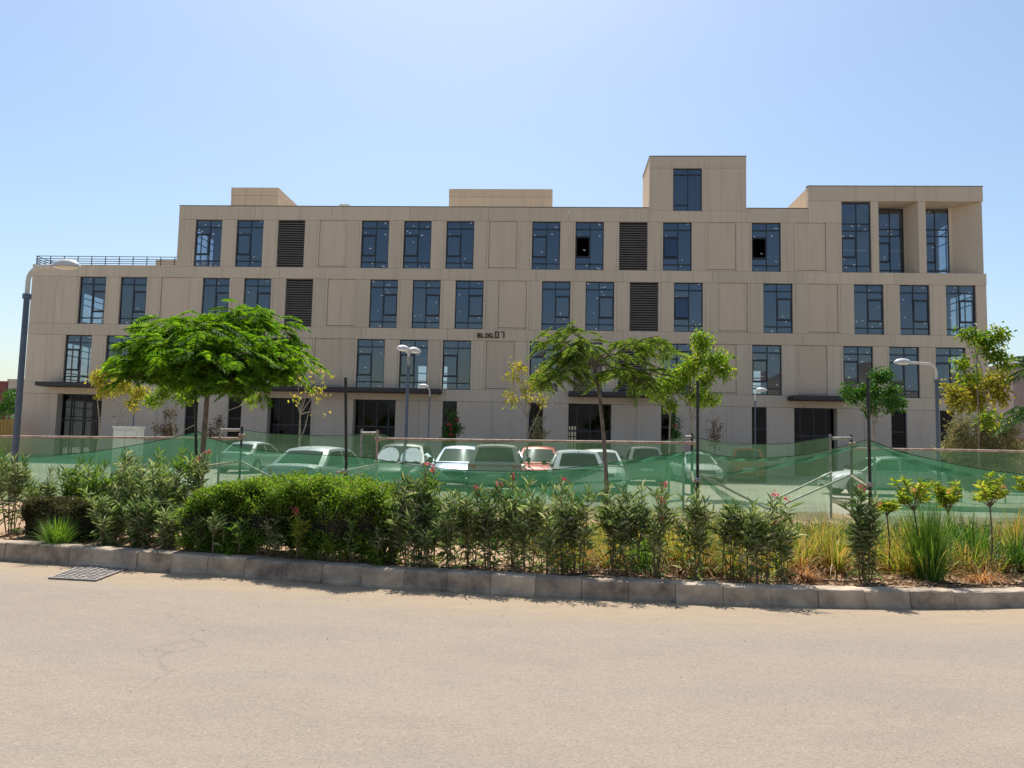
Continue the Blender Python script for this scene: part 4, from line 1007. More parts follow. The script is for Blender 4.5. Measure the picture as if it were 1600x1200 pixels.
for i, (u, v, dy, sp, ns, mt, fl) in enumerate(MIDL):
    p = bedpt(u, dy); oleander(p, hgt(u, v, p.y, p.z), sp, ns, mt, 200+i, f'leggy grey-green oleander in the row right of the trimmed hedge, {ORD[i]} from the hedge', 34 if u < 840 else 30, fl, .10 if u < 840 else .13, group='oleanders in a row right of the hedge')
p = bedpt(1352, .55); oleander(p, hgt(1352, 762, p.y, p.z)*.97, .11, 8, 'oleander_d', 301, 'dark upright oleander standing alone before the rightmost dark post', 60, 2, .15)
for i, (u, v, vb, mt, sp, lb) in enumerate([(1425, 742, 790, 'oleander_y', .22, 'lime-yellow oleander on a bare slanting stem, left of the big green grass tuft'), (1480, 745, 795, 'oleander_y', .16, 'lime-yellow oleander with a peach flower, right of the big green grass tuft'),
                                   (1545, 733, 785, 'oleander_y', .24, 'lime-yellow oleander with the roundest crown, near the right edge'), (1385, 785, 800, 'oleander_y', .12, 'low lime-yellow oleander just right of the dark upright oleander'), (1606, 728, 770, 'oleander_y', .18, 'lime-yellow oleander cut by the right edge')]):
    p = bedpt(u+(14 if i == 0 else 4), .9+.1*i); rng = rngf(330+i); h = hgt(u, v, p.y, p.z); hb = hgt(u, vb, p.y, p.z); top = at(u, v, p.y)
    t = thing('oleander', lb, 'shrub', p, 0, 'lime-yellow oleanders'); st = MB(); B = []; Dd = []
    dx = top.x-p.x
    st.tube([(0, 0, -.02), (dx*.4+.02, 0, hb*.5), (dx*.9, 0, hb)], [.012, .010, .008], 6)
    for k in range(12):
        an = rng.uniform(0, 6.28); rr = sp*math.sqrt(rng.uniform(.1, 1)); e = Vector((dx+rr*math.cos(an), rr*math.sin(an), hb+(h-hb)*rng.uniform(.05, .85)))
        st.tube([(dx*.85, 0, hb*.93), tuple(Vector((dx, 0, hb)).lerp(e, .5)), tuple(e)], [.006, .005, .003], 4)
        for q in range(34):
            s = rng.uniform(.35, 1); a2 = q*2.4; B.append(Vector((dx, 0, hb)).lerp(e, s)); Dd.append((math.cos(a2), math.sin(a2), rng.uniform(.0, 1.6)))
    st.build('stem', 'stem', t, True, 1.2, local=True); n = len(B); L_ = rng.uniform(.6, 1.1, n)*.12
    leaves('foliage', mt, t, B, Dd, L_, L_*rng.uniform(.16, .22, n), rng, .3, .12)
    if i in (0, 1, 2): flowers(t, [(dx+rng.uniform(-.1, .1), -sp*.8, hb+(h-hb)*.5)], rng, 'petal_o')

# trimmed hedges: leafy shell round a twiggy core
def hedge(us, v_top, dy0, dy1, label, mat, seed, n, cols=60, rough=.035, leaf=.034):
    rng = rngf(seed); a, c = bedpt(us[0], dy0), bedpt(us[1], dy0); 
    t = thing('trimmed_hedge', label, 'hedge', ((a.x+c.x)/2, (a.y+c.y)/2+(dy1-dy0)/2, a.z), 0, 'trimmed hedges'); o = WORLD[t.name].translation
    def pt(u, q, e=0.0):      # u along, q round the section from front bottom over the top to the back
        x = a.x+(c.x-a.x)*u; y0 = kerb_y(x)+dy0; dp = dy1-dy0
        zt = at(us[0]+(us[1]-us[0])*u, v_top, y0+dp*.8).z; z0 = bed_z(x, y0)-.04
        bump = .065*math.sin(x*2.7+q*5)+.05*math.sin(x*6.1-q*9+1)+.03*math.sin(x*13+q*17)+.02*math.sin(x*23-q*31)
        endr = 1-.30*max(0, 1-min(u, 1-u)/.09)**2
        an = -.75+q*(math.pi*.5+1.1); cz, sz = math.cos(an), math.sin(an)
        ex = .42; cy = math.copysign(abs(cz)**ex, cz); sn = math.copysign(abs(sz)**ex, sz)
        hh = (zt-z0)*endr; r_ = 1+(bump+e)/.45
        return Vector((x, y0+dp*.5-cy*dp*.5*r_, z0+hh*.5+hh*.5*sn*(1+(bump*.6+e)/.45)))
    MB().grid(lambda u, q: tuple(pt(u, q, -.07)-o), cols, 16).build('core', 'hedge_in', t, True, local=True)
    U = rng.uniform(0, 1, n); Q = rng.uniform(.0, 1, n); B = np.zeros((n, 3)); Dd = np.zeros((n, 3))
    for i in range(n):
        # end faces too
        if rng.random() < .10:
            e = 0 if rng.random() < .5 else 1; p = pt(e, .02); top = pt(e, .7); bk = pt(e, 1); f = rng.uniform(.1, 1)
            p = Vector((p.x+(-.02 if e == 0 else .02), p.y+(bk.y-p.y)*f, bed_z(p.x, p.y)+.05+(top.z-.38)*rng.uniform(0, .9))); nrm = (-1 if e == 0 else 1, 0, .4)
        else:
            p = pt(U[i], Q[i]**.85, rng.uniform(-.10, .0)+(abs(rng.normal())*rough)+(.05 if (Q[i] > .5 and rng.random() < .12) else 0)); nrm = (0, -1, .55) if Q[i] < .45 else (0, -.3, 1)
        B[i] = p-o; Dd[i] = nrm
    Dd = Dd*1.0+rng.normal(size=(n, 3))*.75
    L_ = rng.uniform(.7, 1.3, n)*leaf
    leaves('foliage', mat, t, B, Dd, L_, L_*rng.uniform(.45, .65, n), rng, .2, .1, .5)
    return t
hedge((284, 600), 752, .38, 1.80, 'bright green clipped box hedge between the feathery tree and the oleanders', 'hedge', 400, 52000)
hedge((28, 152), 776, .70, 1.5, 'low brownish-green clipped hedge at the left behind the grass tuft', 'hedge_brown', 401, 12000, 30)

# grass tufts
def tuft(loc, h, r_, n, mat, seed, label, lean=.55, wid=.011, group='strap-leaved clumps', name='grass_tuft', droop=.7, mat2=None, n2=0):
    rng = rngf(seed); t = thing(name, label, 'grass tuft', loc, 0, group)
    az = rng.uniform(0, 6.283, n); le = np.abs(rng.normal(size=n))*lean*.6
    B = np.stack([np.cos(az)*rng.uniform(0, r_, n), np.sin(az)*rng.uniform(0, r_, n), np.full(n, -.02)], 1)
    blades('blades', mat, t, B, az, le, rng.uniform(.55, 1.1, n)*h, rng.uniform(.7, 1.2, n)*wid, rng, droop)
    if n2:
        az = rng.uniform(0, 6.283, n2); le = rng.uniform(.5, 1.5, n2)
        B = np.stack([np.cos(az)*rng.uniform(0, r_*1.2, n2), np.sin(az)*rng.uniform(0, r_*1.2, n2), rng.uniform(-.02, .05, n2)], 1)
        blades('dead_blades', mat2, t, B, az, le, rng.uniform(.4, .9, n2)*h, rng.uniform(.6, 1.1, n2)*wid, rng, droop*1.3)
    return t
p = bedpt(86, .30); tuft(p, .42, .12, 420, 'grass', 500, 'fine green grass tuft behind the kerb above the drain grate', .9, .007, group='green grass tufts')
p = bedpt(1452, .85); tuft(p, hgt(1452, 790, p.y, p.z)*1.08, .16, 520, 'grass', 501, 'tall upright green grass tuft between the lime-yellow oleanders', .42, .010, group='green grass tufts', droop=.25, mat2='straw', n2=70)
rows = [('front', 1.15, 50), ('middle', 1.75, 48), ('back', 2.45, 50)]
k = 0
for nm, dy, stp in rows:
    cnt = 0
    for u in np.arange(850 if nm != 'front' else 905, 1640, stp):
        rg = random.Random(int(u)*7+int(dy*10)); uu = u+rg.uniform(-14, 14); p = bedpt(uu, dy+rg.uniform(-.18, .18))
        if nm == 'front' and (1330 < uu < 1372 or 1425 < uu < 1480): continue
        dry = 1 if nm == 'front' else 0
        mt = rg.choice(['straw', 'straw', 'cover' if uu > 1480 else 'straw', 'grass' if uu < 1000 else 'straw'])
        tuft(p, rg.uniform(.42, .68) if nm == 'front' else rg.uniform(.52, .80), .19, 165, mt, 520+k, f'arching yellow-green strap-leaved clump in the {nm} row behind the oleanders, {ORD[cnt]} from the left', 1.0, .016, mat2='straw_dry', n2=85 if nm == 'front' else 25)
        cnt += 1; k += 1
for u, dy, lb in ((1080, 1.0, 'heap of rust-brown dead grass beside the kerb right of the slender trunk'), (1255, .80, 'pale dead grass heap beside the kerb, left of the dark upright oleander'), (1535, .85, 'reddish dead grass heap beside the kerb near the right edge')):
    p = bedpt(u, dy); tuft(p, .36, .14, 60, 'straw_dry', 620+u, lb, 1.2, .010, 'dead grass heaps', 'dead_grass', 1.0, 'straw_dry', 190)
# low ground cover between clumps
rng = rngf(650); pts = []
for i in range(5200):
    u = rng.uniform(1080, 1650); dy = rng.uniform(2.2, 4.2) if u < 1500 else rng.uniform(1.0, 4.2); q = bedpt(u, dy); pts.append((q.x, q.y, q.z+rng.uniform(0, .26)))
for i in range(3600):
    u = rng.uniform(560, 1080); dy = rng.uniform(2.0, 3.8); q = bedpt(u, dy); pts.append((q.x, q.y, q.z+rng.uniform(0, .2)))
pts = np.repeat(np.array(pts), 3, 0)+rng.normal(size=(len(pts)*3, 3))*.03; n = len(pts)
o = leaves('groundcover', 'cover', None, pts, rng.normal(size=(n, 3))*.7+np.array([0, 0, .8]), rng.uniform(.05, .10, n), rng.uniform(.018, .03, n), rng)
tag(o, 'low green ground cover at the back of the bed below the net', 'ground cover', kind='stuff')
# fallen leaves and clods on the soil
rng = rngf(660); n = 5200; u = rng.uniform(-5, 1630, n); dyv = .27+np.abs(rng.normal(size=n))*.45
P_ = np.array([tuple(bedpt(a, c)+Vector((0, 0, .022))) for a, c in zip(u[:n], dyv)])
o = leaves('leaf_litter', 'dry', None, P_, rng.normal(size=(n, 3))*np.array([1, 1, .25]), rng.uniform(.03, .09, n), rng.uniform(.008, .016, n), rng)
tag(o, 'dry fallen leaves scattered on the sandy soil', 'leaf litter', kind='stuff')
rng = rngf(661); n = 1500; b = MB()
for i in range(n):
    q = bedpt(rng.uniform(560, 1630), .27+abs(rng.normal())*.35); r_ = abs(rng.normal())*.010+.004
    v_ = [q+Vector((dx*r_*rng.uniform(.6, 1.3), dy*r_*rng.uniform(.6, 1.3), .012+dz*r_*rng.uniform(.5, 1))) for dx, dy, dz in ((1, 0, 0), (-1, 0, 0), (0, 1, 0), (0, -1, 0), (0, 0, 1), (0, 0, -1))]
    b.add(v_, [(0, 2, 4), (2, 1, 4), (1, 3, 4), (3, 0, 4), (2, 0, 5), (1, 2, 5), (3, 1, 5), (0, 3, 5)])
b.build('soil_clods', 'soil', label='small clods and stones on the sandy soil', cat='gravel', kind='stuff')
b = MB(); rng = rngf(662)
for i in range(90):
    x = rng.uniform(-7, 6); y = kerb_y(x)-abs(rng.normal())*1.6-.05; r_ = abs(rng.normal())*.003+.002
    if y < 2: continue
    v_ = [Vector((x, y, .002))+Vector((dx*r_*rng.uniform(.6, 1.6), dy*r_*rng.uniform(.6, 1.3), dz*r_*.8)) for dx, dy, dz in ((1, 0, 0), (-1, 0, 0), (0, 1, 0), (0, -1, 0), (0, 0, 1), (0, 0, -1))]
    b.add(v_, [(0, 2, 4), (2, 1, 4), (1, 3, 4), (3, 0, 4), (2, 0, 5), (1, 2, 5), (3, 1, 5), (0, 3, 5)])
b.build('road_grit', 'iron', label='loose grit and bits lying on the road', cat='gravel', kind='stuff')
# drip pipes
for (u0, u1, dy, lb, sd_) in ((790, 1650, .31, 'black irrigation pipe lying along the back of the kerb', 1), (560, 1650, .62, 'second black irrigation pipe lying deeper in the bed', 2)):
    pts = []
    for u in np.arange(u0, u1, 14):
        q = bedpt(u, dy+.05*math.sin(u*.013+sd_)+.025*math.sin(u*.041)); pts.append((q.x, q.y, q.z+.018+.008*math.sin(u*.03)))
    MB().tube(pts, .009, 6).build('drip_pipe', 'pipe', smooth=True, label=lb, cat='pipe', group='irrigation pipes')

# drain grate
g0 = [on(75, 905), on(150, 909), on(203, 889), on(128, 885)]
gc = sum(g0, Vector())/4
gt = thing('drain_grate', 'dark cast-iron drain grate lying on the road beside the kerb at the left', 'drain grate', gc)
def gq(u, v, z): p = g0[0].lerp(g0[1], u).lerp(g0[3].lerp(g0[2], u), v); return (p.x, p.y, z)
def gbox(u0, u1, v0, v1, z0, z1): 
    return MB().add([gq(u0, v0, z0), gq(u1, v0, z0), gq(u1, v1, z0), gq(u0, v1, z0), gq(u0, v0, z1), gq(u1, v0, z1), gq(u1, v1, z1), gq(u0, v1, z1)], [(0, 3, 2, 1), (4, 5, 6, 7), (0, 1, 5, 4), (1, 2, 6, 5), (2, 3, 7, 6), (3, 0, 4, 7)])
gbox(0, 1, 0, 1, -.05, .012).build('plate', 'iron', gt)
for q in ((0, 1, 0, .05), (0, 1, .95, 1), (0, .06, .05, .95), (.94, 1, .05, .95)): gbox(*q, .012, .022).build('rim', 'iron', gt)
for i in range(6):
    for j in range(8):
        u0, v0 = .10+i*.138, .09+j*.106
        gbox(u0, u0+.095, v0+(.012 if i % 2 else 0), v0+.066+(.012 if i % 2 else 0), .012, .021).build('tread_block', 'iron', gt)

# ------------------------------------------------------------------ trees
def limb(st, a, c, r0, r1, rng, sag=.0, n=4):
    pts = [a.lerp(c, i/n)+Vector((rng.normal()*.03, rng.normal()*.03, sag*math.sin(math.pi*i/n)))*(1 if 0 < i < n else 0) for i in range(n+1)]
    st.tube(pts, [r0+(r1-r0)*i/n for i in range(n+1)], 7); return pts

def fronds(P, Dv, L, rng, npin=15, pw=.030, plen=.34, droop=.35):
    B = []; Dd = []; Ln = []
    for p, d, l in zip(P, Dv, L):
        d = d/np.linalg.norm(d); s = np.cross(d, [0, 0, 1]); s /= max(1e-6, np.linalg.norm(s)); roll = rng.normal()*.35
        upv = np.cross(s, d); s = s*math.cos(roll)+upv*math.sin(roll)
        for k in range(npin):
            t = .22+.78*k/npin; q = p+d*l*t-np.array([0, 0, 1])*droop*l*t*t
            dd = d-np.array([0, 0, 1])*droop*1.4*t; pl = plen*l*math.sin(math.pi*(.22+.70*(k+.5)/npin))**.7
            for sg_ in (-1, 1):
                v = s*sg_+dd*.55+np.array([0, 0, -.18])+rng.normal(size=3)*.08
                B.append(q); Dd.append(v); Ln.append(pl*rng.uniform(.85, 1.15))
        B.append(p+d*l*.15); Dd.append(d-np.array([0, 0, droop*.8])); Ln.append(l*.9)
    return np.array(B), np.array(Dd), np.array(Ln)

def feathery(label, base, trunk, tips, seed, mat, nf, fl, r0, pw=.036, fm=1.7):
    rng = rngf(seed); t = thing('feathery_tree', label, 'tree', base, 0, 'feathery-leaved trees'); o = Vector(base); st = MB()
    pts = [Vector(p)-o for p in trunk]; st.tube(pts, [r0*(1-.38*i/(len(pts)-1)) for i in range(len(pts))], 9)
    B = []; Dv = []; L = []; fork = pts[-1]
    for (c, spread, nfr) in tips:
        c = Vector(c)-o; lp = limb(st, pts[-2].lerp(fork, rng.uniform(.4, 1)), c, r0*.30, .009, rng, .10, 5)
        for q in range(int(nfr*fm)):
            s = rng.uniform(.0, 1); a = lp[3].lerp(c, s)+Vector((rng.normal()*spread*.55, rng.normal()*spread*.55, rng.normal()*spread*.30-.06*spread))
            az = rng.uniform(0, 6.283); d = Vector((math.cos(az), math.sin(az), rng.uniform(-.45, .40)))
            B.append(np.array(a)); Dv.append(np.array(d)); L.append(fl*rng.uniform(.65, 1.15))
            if q % 5 == 0: st.tube([tuple(lp[3].lerp(c, .6)), tuple(a)], [.010, .004], 4)
    st.build('trunk', 'bark', t, True, 1.2, local=True)
    b_, d_, l_ = fronds(B, Dv, L, rng, 15, droop=.5 if mat == 'flame2' else .35)
    leaves('crown', mat, t, b_, d_, l_*1.05, np.maximum(.011, np.where(l_ > fl*.55, .012, pw)*rng.uniform(.8, 1.2, len(l_))), rng, .05, .10, .5, flat=3.0)
    return t
YT = 13.9
def T(u, v, dy=0): return at(u, v, YT+dy)
trk = [at(311, 790, YT), at(314, 740, YT), at(318, 690, YT), at(322, 640, YT), at(325, 600, YT), at(326, 585, YT)]
trk[0].z = .1
rg = random.Random(5); tips = []
for u, v, dy, sp, n in [(200, 560, .2, .32, 26), (215, 535, -.5, .30, 22), (240, 515, .5, .34, 26), (285, 500, -.2, .36, 30), (270, 530, -.9, .34, 26), (330, 492, .4, .36, 30), (340, 520, -1.0, .38, 30), (385, 490, -.1, .34, 28), (400, 485, .8, .30, 22), (430, 512, .3, .34, 28), (430, 540, -.8, .36, 30), (465, 535, .2, .30, 24), (470, 570, -.3, .26, 20),
                        (180, 575, -.2, .24, 16), (250, 560, -.8, .34, 26), (300, 555, -1.3, .38, 30), (370, 560, -1.3, .38, 30), (330, 545, 1.2, .40, 30), (260, 545, 1.2, .36, 24), (420, 555, 1.1, .36, 26), (390, 585, -.6, .30, 20), (270, 585, -.2, .26, 16), (440, 580, .6, .24, 16), (345, 580, .5, .3, 16), (410, 600, -.9, .3, 18), (375, 605, -1.2, .28, 14), (300, 590, -1.0, .3, 16), (225, 580, -.6, .28, 16), (455, 560, -.9, .3, 18), (190, 590, -.4, .2, 10), (320, 600, .9, .3, 14)]:
    tips.append((T(u, v-4, dy), sp, n))
feathery('broad flat-topped feathery green tree at the left, before the net', (trk[0].x, YT, .1), trk, tips, 700, 'flame', 0, .50, .060, .024)
YT = 13.6
trk = [at(949, 800, YT), at(947, 740, YT), at(943, 680, YT), at(937, 620, YT), at(930, 580, YT), at(929, 566, YT)]; trk[0].z = .1
tips = [(T(890, 505, .1), .17, 13), (T(865, 530, -.3), .20, 15), (T(880, 555, .3), .20, 14), (T(905, 545, -.2), .18, 12), (T(850, 560, .2), .15, 10), (T(868, 585, -.2), .17, 12), (T(845, 590, .2), .13, 8), (T(1005, 530, .1), .18, 12), (T(1030, 525, -.3), .20, 13), (T(1045, 545, .2), .16, 10), (T(985, 580, -.3), .18, 13), (T(1030, 590, .1), .18, 12), (T(1010, 600, -.3), .14, 8), (T(960, 555, .4), .16, 9), (T(965, 590, .2), .15, 8), (T(905, 525, .3), .14, 9)]
feathery('slender open feathery tree in the middle, its bare trunk before the white hatchback', (trk[0].x, YT, .1), trk, tips, 701, 'flame2', 0, .52, .042, .015, 1.0)

def leafy(label, base, trunk, blobs, seed, mat, leaf, r0, dens=1.0, bark='bark_pale', name='young_tree', group='young trees in the car park', cat='tree', lw=.5, droop=.2):
    rng = rngf(seed); t = thing(name, label, cat, base, 0, group); o = Vector(base); st = MB()
    pts = [Vector(p)-o for p in trunk]; st.tube(pts, [r0*(1-.4*i/max(1, len(pts)-1)) for i in range(len(pts))], 7)
    B = []; Dd = []
    for (c, rx, rz, n) in blobs:
        c = Vector(c)-o; lp = limb(st, pts[-1 if rng.random() < .7 else -2], c, r0*.42, .010, rng, .08)
        ntw = max(4, int(n/16))
        for q in range(ntw):
            dd = rng.normal(size=3); dd /= np.linalg.norm(dd); e = c+Vector((dd[0]*rx, dd[1]*rx, dd[2]*rz))*rng.uniform(.45, 1.0)
            st.tube([tuple(c), tuple(c.lerp(e, .5)+Vector((0, 0, .03))), tuple(e)], [.008, .006, .003], 4)
            m_ = int(n*dens*2.6/ntw)
            for k in range(m_):
                s = rng.uniform(.35, 1.05); B.append(np.array(c.lerp(e, s))+rng.normal(size=3)*leaf*.9); d_ = rng.normal(size=3)*.8+dd*.6; d_[2] -= droop; Dd.append(d_)
    st.build('trunk', bark, t, True, 1.2, local=True)
    n = len(B); L_ = rng.uniform(.6, 1.25, n)*leaf
    if n: leaves('crown', mat, t, B, Dd, L_, L_*rng.uniform(.8, 1.2, n)*lw, rng, .2, .15, .45)
    return t
def AT(Y): return lambda u, v, dy=0.0: at(u, v, Y+dy)
Q = AT(26.0)
leafy('lime-green leafy tree behind the dark post right of centre', (Q(1082, 700).x, 26, 0), [Vector((Q(1082, 700).x, 26, 0)), Q(1081, 690), Q(1080, 660), Q(1078, 635)],
      [(Q(1095, 535), .42, .40, 240), (Q(1120, 560, .3), .48, .42, 280), (Q(1085, 570, -.4), .50, .42, 300), (Q(1130, 578, -.2), .38, .3, 180), (Q(1065, 585, .2), .48, .40, 280), (Q(1100, 600, .3), .45, .36, 240), (Q(1040, 602, -.2), .40, .34, 220), (Q(1085, 622, -.2), .40, .30, 190), (Q(1110, 625, .2), .30, .22, 100)], 720, 'lime', .13, .05)
Q = AT(25.5)
leafy('small lime-green tree left of the leafy one, forked low trunk', (Q(1045, 700).x, 25.5, 0), [Vector((Q(1045, 700).x, 25.5, 0)), Q(1046, 680), Q(1047, 650)],
      [(Q(1030, 615), .34, .26, 150), (Q(1050, 632, .2), .30, .18, 100), (Q(1012, 606, -.2), .28, .16, 90), (Q(1058, 605, .2), .30, .25, 120)], 721, 'lime', .12, .035)
Q = AT(25.0)
leafy('small round dark green tree behind the rightmost dark post', (Q(1366, 700).x, 25, 0), [Vector((Q(1366, 700).x, 25, 0)), Q(1366, 690), Q(1365, 665), Q(1362, 650)],
      [(Q(1378, 592), .34, .30, 210), (Q(1362, 612, -.2), .36, .3, 220), (Q(1390, 612, .2), .30, .24, 150), (Q(1335, 618, .1), .30, .22, 150), (Q(1318, 612, -.1), .20, .16, 80), (Q(1390, 632, -.2), .36, .20, 170), (Q(1360, 636, .2), .36, .18, 150), (Q(1404, 630, .2), .2, .14, 70)], 722, 'deep', .12, .04)
Q = AT(28.0)
leafy('thin sparse yellow-green tree by the narrow door in the middle', (Q(824, 700).x, 28, 0), [Vector((Q(824, 700).x, 28, 0)), Q(824, 690), Q(823, 655)],
      [(Q(800, 590), .30, .40, 40), (Q(815, 575, .2), .28, .40, 40), (Q(835, 600, -.2), .35, .45, 55), (Q(800, 620, .1), .30, .30, 40), (Q(845, 585, .2), .3, .4, 40), (Q(822, 615, -.2), .35, .35, 50), (Q(848, 625, .1), .25, .25, 25)], 723, 'yellow', .14, .04)
Q = AT(26.5)
leafy('almost bare pale tree with a few yellow leaves right of the feathery tree', (Q(468, 700).x, 26.5, 0), [Vector((Q(468, 700).x, 26.5, 0)), Q(468, 690), Q(469, 648)],
      [(Q(465, 600), .16, .35, 8), (Q(478, 595, .2), .25, .35, 14), (Q(492, 575, -.2), .25, .25, 12), (Q(515, 588, .1), .06, .06, 4), (Q(495, 610, .1), .16, .2, 18), (Q(505, 645, .1), .10, .05, 4), (Q(462, 618, -.1), .12, .12, 10)], 724, 'yellow', .14, .05)
Q = AT(29.0)
leafy('yellow-leaved leaning tree behind the feathery tree at the far left', (Q(150, 700).x, 29, 0), [Vector((Q(150, 700).x, 29, 0)), Q(155, 680), Q(155, 655), Q(152, 625)],
      [(Q(150, 590), .35, .28, 150), (Q(172, 585, .2), .40, .30, 170), (Q(190, 605, -.2), .42, .30, 180), (Q(215, 615, .2), .40, .28, 170), (Q(165, 610, .1), .36, .22, 120), (Q(205, 632, -.2), .34, .16, 90)], 725, 'yellow', .13, .035)
leafy('lime-yellow tree with pale crossing branches behind the feathery tree crown', (Q(273, 700).x, 29, 0), [Vector((Q(273, 700).x, 29, 0)), Q(272, 680), Q(268, 650)],
      [(Q(255, 615), .40, .28, 170), (Q(275, 600, .2), .42, .32, 170), (Q(290, 622, -.2), .34, .22, 130), (Q(240, 625, -.2), .34, .22, 130), (Q(300, 605, .3), .38, .3, 140), (Q(400, 625, .3), .3, .2, 90)], 726, 'lime', .13, .035)
Q = AT(24.0)
leafy('tall thin tree with lopsided green crown at the right end of the office', (Q(1528, 700).x, 24, 0), [Vector((Q(1528, 700).x, 24, 0)), Q(1529, 660), Q(1527, 600), Q(1526, 555)],
      [(Q(1515, 525), .26, .22, 130), (Q(1535, 535, .2), .32, .25, 170), (Q(1560, 525, -.2), .28, .26, 150), (Q(1550, 555, .1), .34, .28, 190), (Q(1565, 565, -.1), .2, .2, 80), (Q(1505, 570, -.1), .26, .16, 100), (Q(1512, 590, .1), .26, .2, 110), (Q(1545, 655, 0), .28, .22, 120)], 727, 'lime', .14, .026, .75, 'bark')
Q = AT(27.0)
leafy('bright yellow flowering bush tree behind the tall thin tree', (Q(1535, 700).x, 27, 0), [Vector((Q(1535, 700).x, 27, 0)), Q(1538, 680), Q(1536, 650)],
      [(Q(1490, 615), .30, .24, 110), (Q(1495, 632, -.2), .28, .16, 90), (Q(1520, 605, .2), .32, .30, 130), (Q(1545, 598, -.1), .36, .30, 140), (Q(1562, 592, .2), .24, .26, 80), (Q(1530, 625, .1), .36, .22, 120), (Q(1560, 620, .1), .3, .3, 100)], 728, 'yellow', .17, .03)
Q = AT(26.0)
for i, (u, w_, lb) in enumerate(((1500, .62, 'wispy grey-green bush at the foot of the tall thin tree, left'), (1545, .60, 'wispy grey-green bush at the foot of the tall thin tree, middle'), (1585, .66, 'wispy grey-green bush at the right edge before the brown fence'))):
    c = Q(u, 672); b0 = Vector((Q(u, 700).x, 26+.3*i, 0))
    leafy(lb, b0, [b0, b0+Vector((0, 0, .5)), b0+Vector((.03, 0, .9))], [(b0+Vector((-w_*.4, 0, 1.75)), w_*.7, .62, 380), (b0+Vector((w_*.45, .1, 1.7)), w_*.7, .62, 380), (b0+Vector((0, -.1, 2.45)), w_*.75, .6, 360), (b0+Vector((0, -.2, 1.2)), w_*.8, .5, 300)], 735+i, 'grey', .13, .03, 1.4, name='wispy_bush', group='wispy bushes', cat='bush', lw=.22)
# shrubs standing by the facade
def shrub(u, Y, vtop, w_, mat, seed, label, fl=0, n=110):
    b0 = Vector((at(u, 690, Y).x, Y, 0)); h = at(u, vtop, Y).z
    t = leafy(label, b0, [b0, b0+Vector((.03, 0, h*.3)), b0+Vector((0, 0, h*.45))], [(b0+Vector((rx*w_, .1*rx, h*hz)), w_*.6, h*.14, n) for rx, hz in ((-.3, .62), (.35, .68), (.0, .84), (.1, .55))], seed, mat, .14, .03, name='facade_shrub', group='shrubs by the facade', cat='shrub', bark='bark')
    if fl:
        rng = rngf(seed+9); flowers(t, [(rng.uniform(-.4, .5)*w_, -w_*.5, h*rng.uniform(.55, .9)) for _ in range(fl)], rng, 'petal', .10)
    return t
shrub(705, 41, 634, .62, 'deep', 760, 'dark shrub with pink flowers by the facade under the twin lamps', 5)
shrub(840, 41, 640, .50, 'grey', 761, 'grey-green shrub by the narrow door behind the sparse yellow tree', 0, 60)
shrub(1116, 40, 645, .55, 'dry', 762, 'sparse brown-leaved shrub by the facade right of the lime-green tree', 0, 30)
shrub(258, 40, 634, .85, 'dry', 763, 'bronze-leaved shrub by the facade right of the white cabinet', 0, 60)
shrub(337, 40, 645, .60, 'dry', 764, 'bronze-leaved shrub by the facade right of the feathery tree trunk', 0, 45)
shrub(1055, 40, 640, .30, 'deep', 765, 'small shrub with a red flower by the narrow door left of the lime-green tree', 1, 40)
shrub(185, 36, 628, .40, 'dry', 766, 'pale bare branching shrub above the white cabinet', 0, 3)
# far-left tree and palm at the right edge
Q = AT(62.0)
leafy('dark green tree beyond the yellow fence at the far left', (Q(14, 700).x, 62, 0), [Vector((Q(14, 700).x, 62, 0)), Q(14, 670), Q(14, 650)], [(Q(14, 622), 1.0, .6, 160), (Q(4, 640, .4), .9, .7, 160), (Q(24, 640, -.4), .8, .7, 140), (Q(12, 662), 1.0, .5, 140), (Q(-12, 640), 1.0, .8, 140)], 770, 'deep', .26, .10, name='far_tree', group='far trees', bark='bark')
def palm(base, h, seed, label, nfr=16, L=1.7):
    rng = rngf(seed); t = thing('palm', label, 'palm', base, 0, 'palms at the right edge')
    MB().tube([(0, 0, 0), (.03, 0, h*.5), (0, 0, h)], [.11, .10, .09], 10).build('trunk', 'bark', t, True, 1.2, local=True)
    B = []; Dd = []; Ln = []; st = MB()
    for k in range(nfr):
        az = k*2.4+rng.uniform(-.2, .2); el = rng.uniform(-.1, 1.0); d = np.array([math.cos(az)*math.cos(el), math.sin(az)*math.cos(el), math.sin(el)]); s = np.cross(d, [0, 0, 1.0]); s /= np.linalg.norm(s); pl = []
        for q in range(26):
            tt = q/25; p = np.array([0, 0, h])+d*L*tt-np.array([0, 0, 1])*.55*L*tt*tt; pl.append(tuple(p))
            if tt > .12:
                for sg_ in (-1, 1): B.append(p); Dd.append(s*sg_+d*.6-np.array([0, 0, .25+tt*.4])); Ln.append(.42*math.sin(math.pi*(.15+.8*tt))+.05)
        st.tube(pl[::5], [.016, .014, .011, .009, .006, .003], 5)
    st.build('rachis', 'stem_g', t, True, 1.2, local=True)
    leaves('crown', 'palm', t, B, Dd, np.array(Ln), .035, rng, .1, .25, .4)
p = at(1640, 700, 26); palm((p.x, 26, 0), 4.6, 780, 'tall palm reaching in from the right edge, upper fronds against the sky')
p = at(1622, 700, 24.5); palm((p.x, 24.5, 0), 3.0, 781, 'shorter palm at the right edge, fronds above the wispy bush', 18, 1.2)

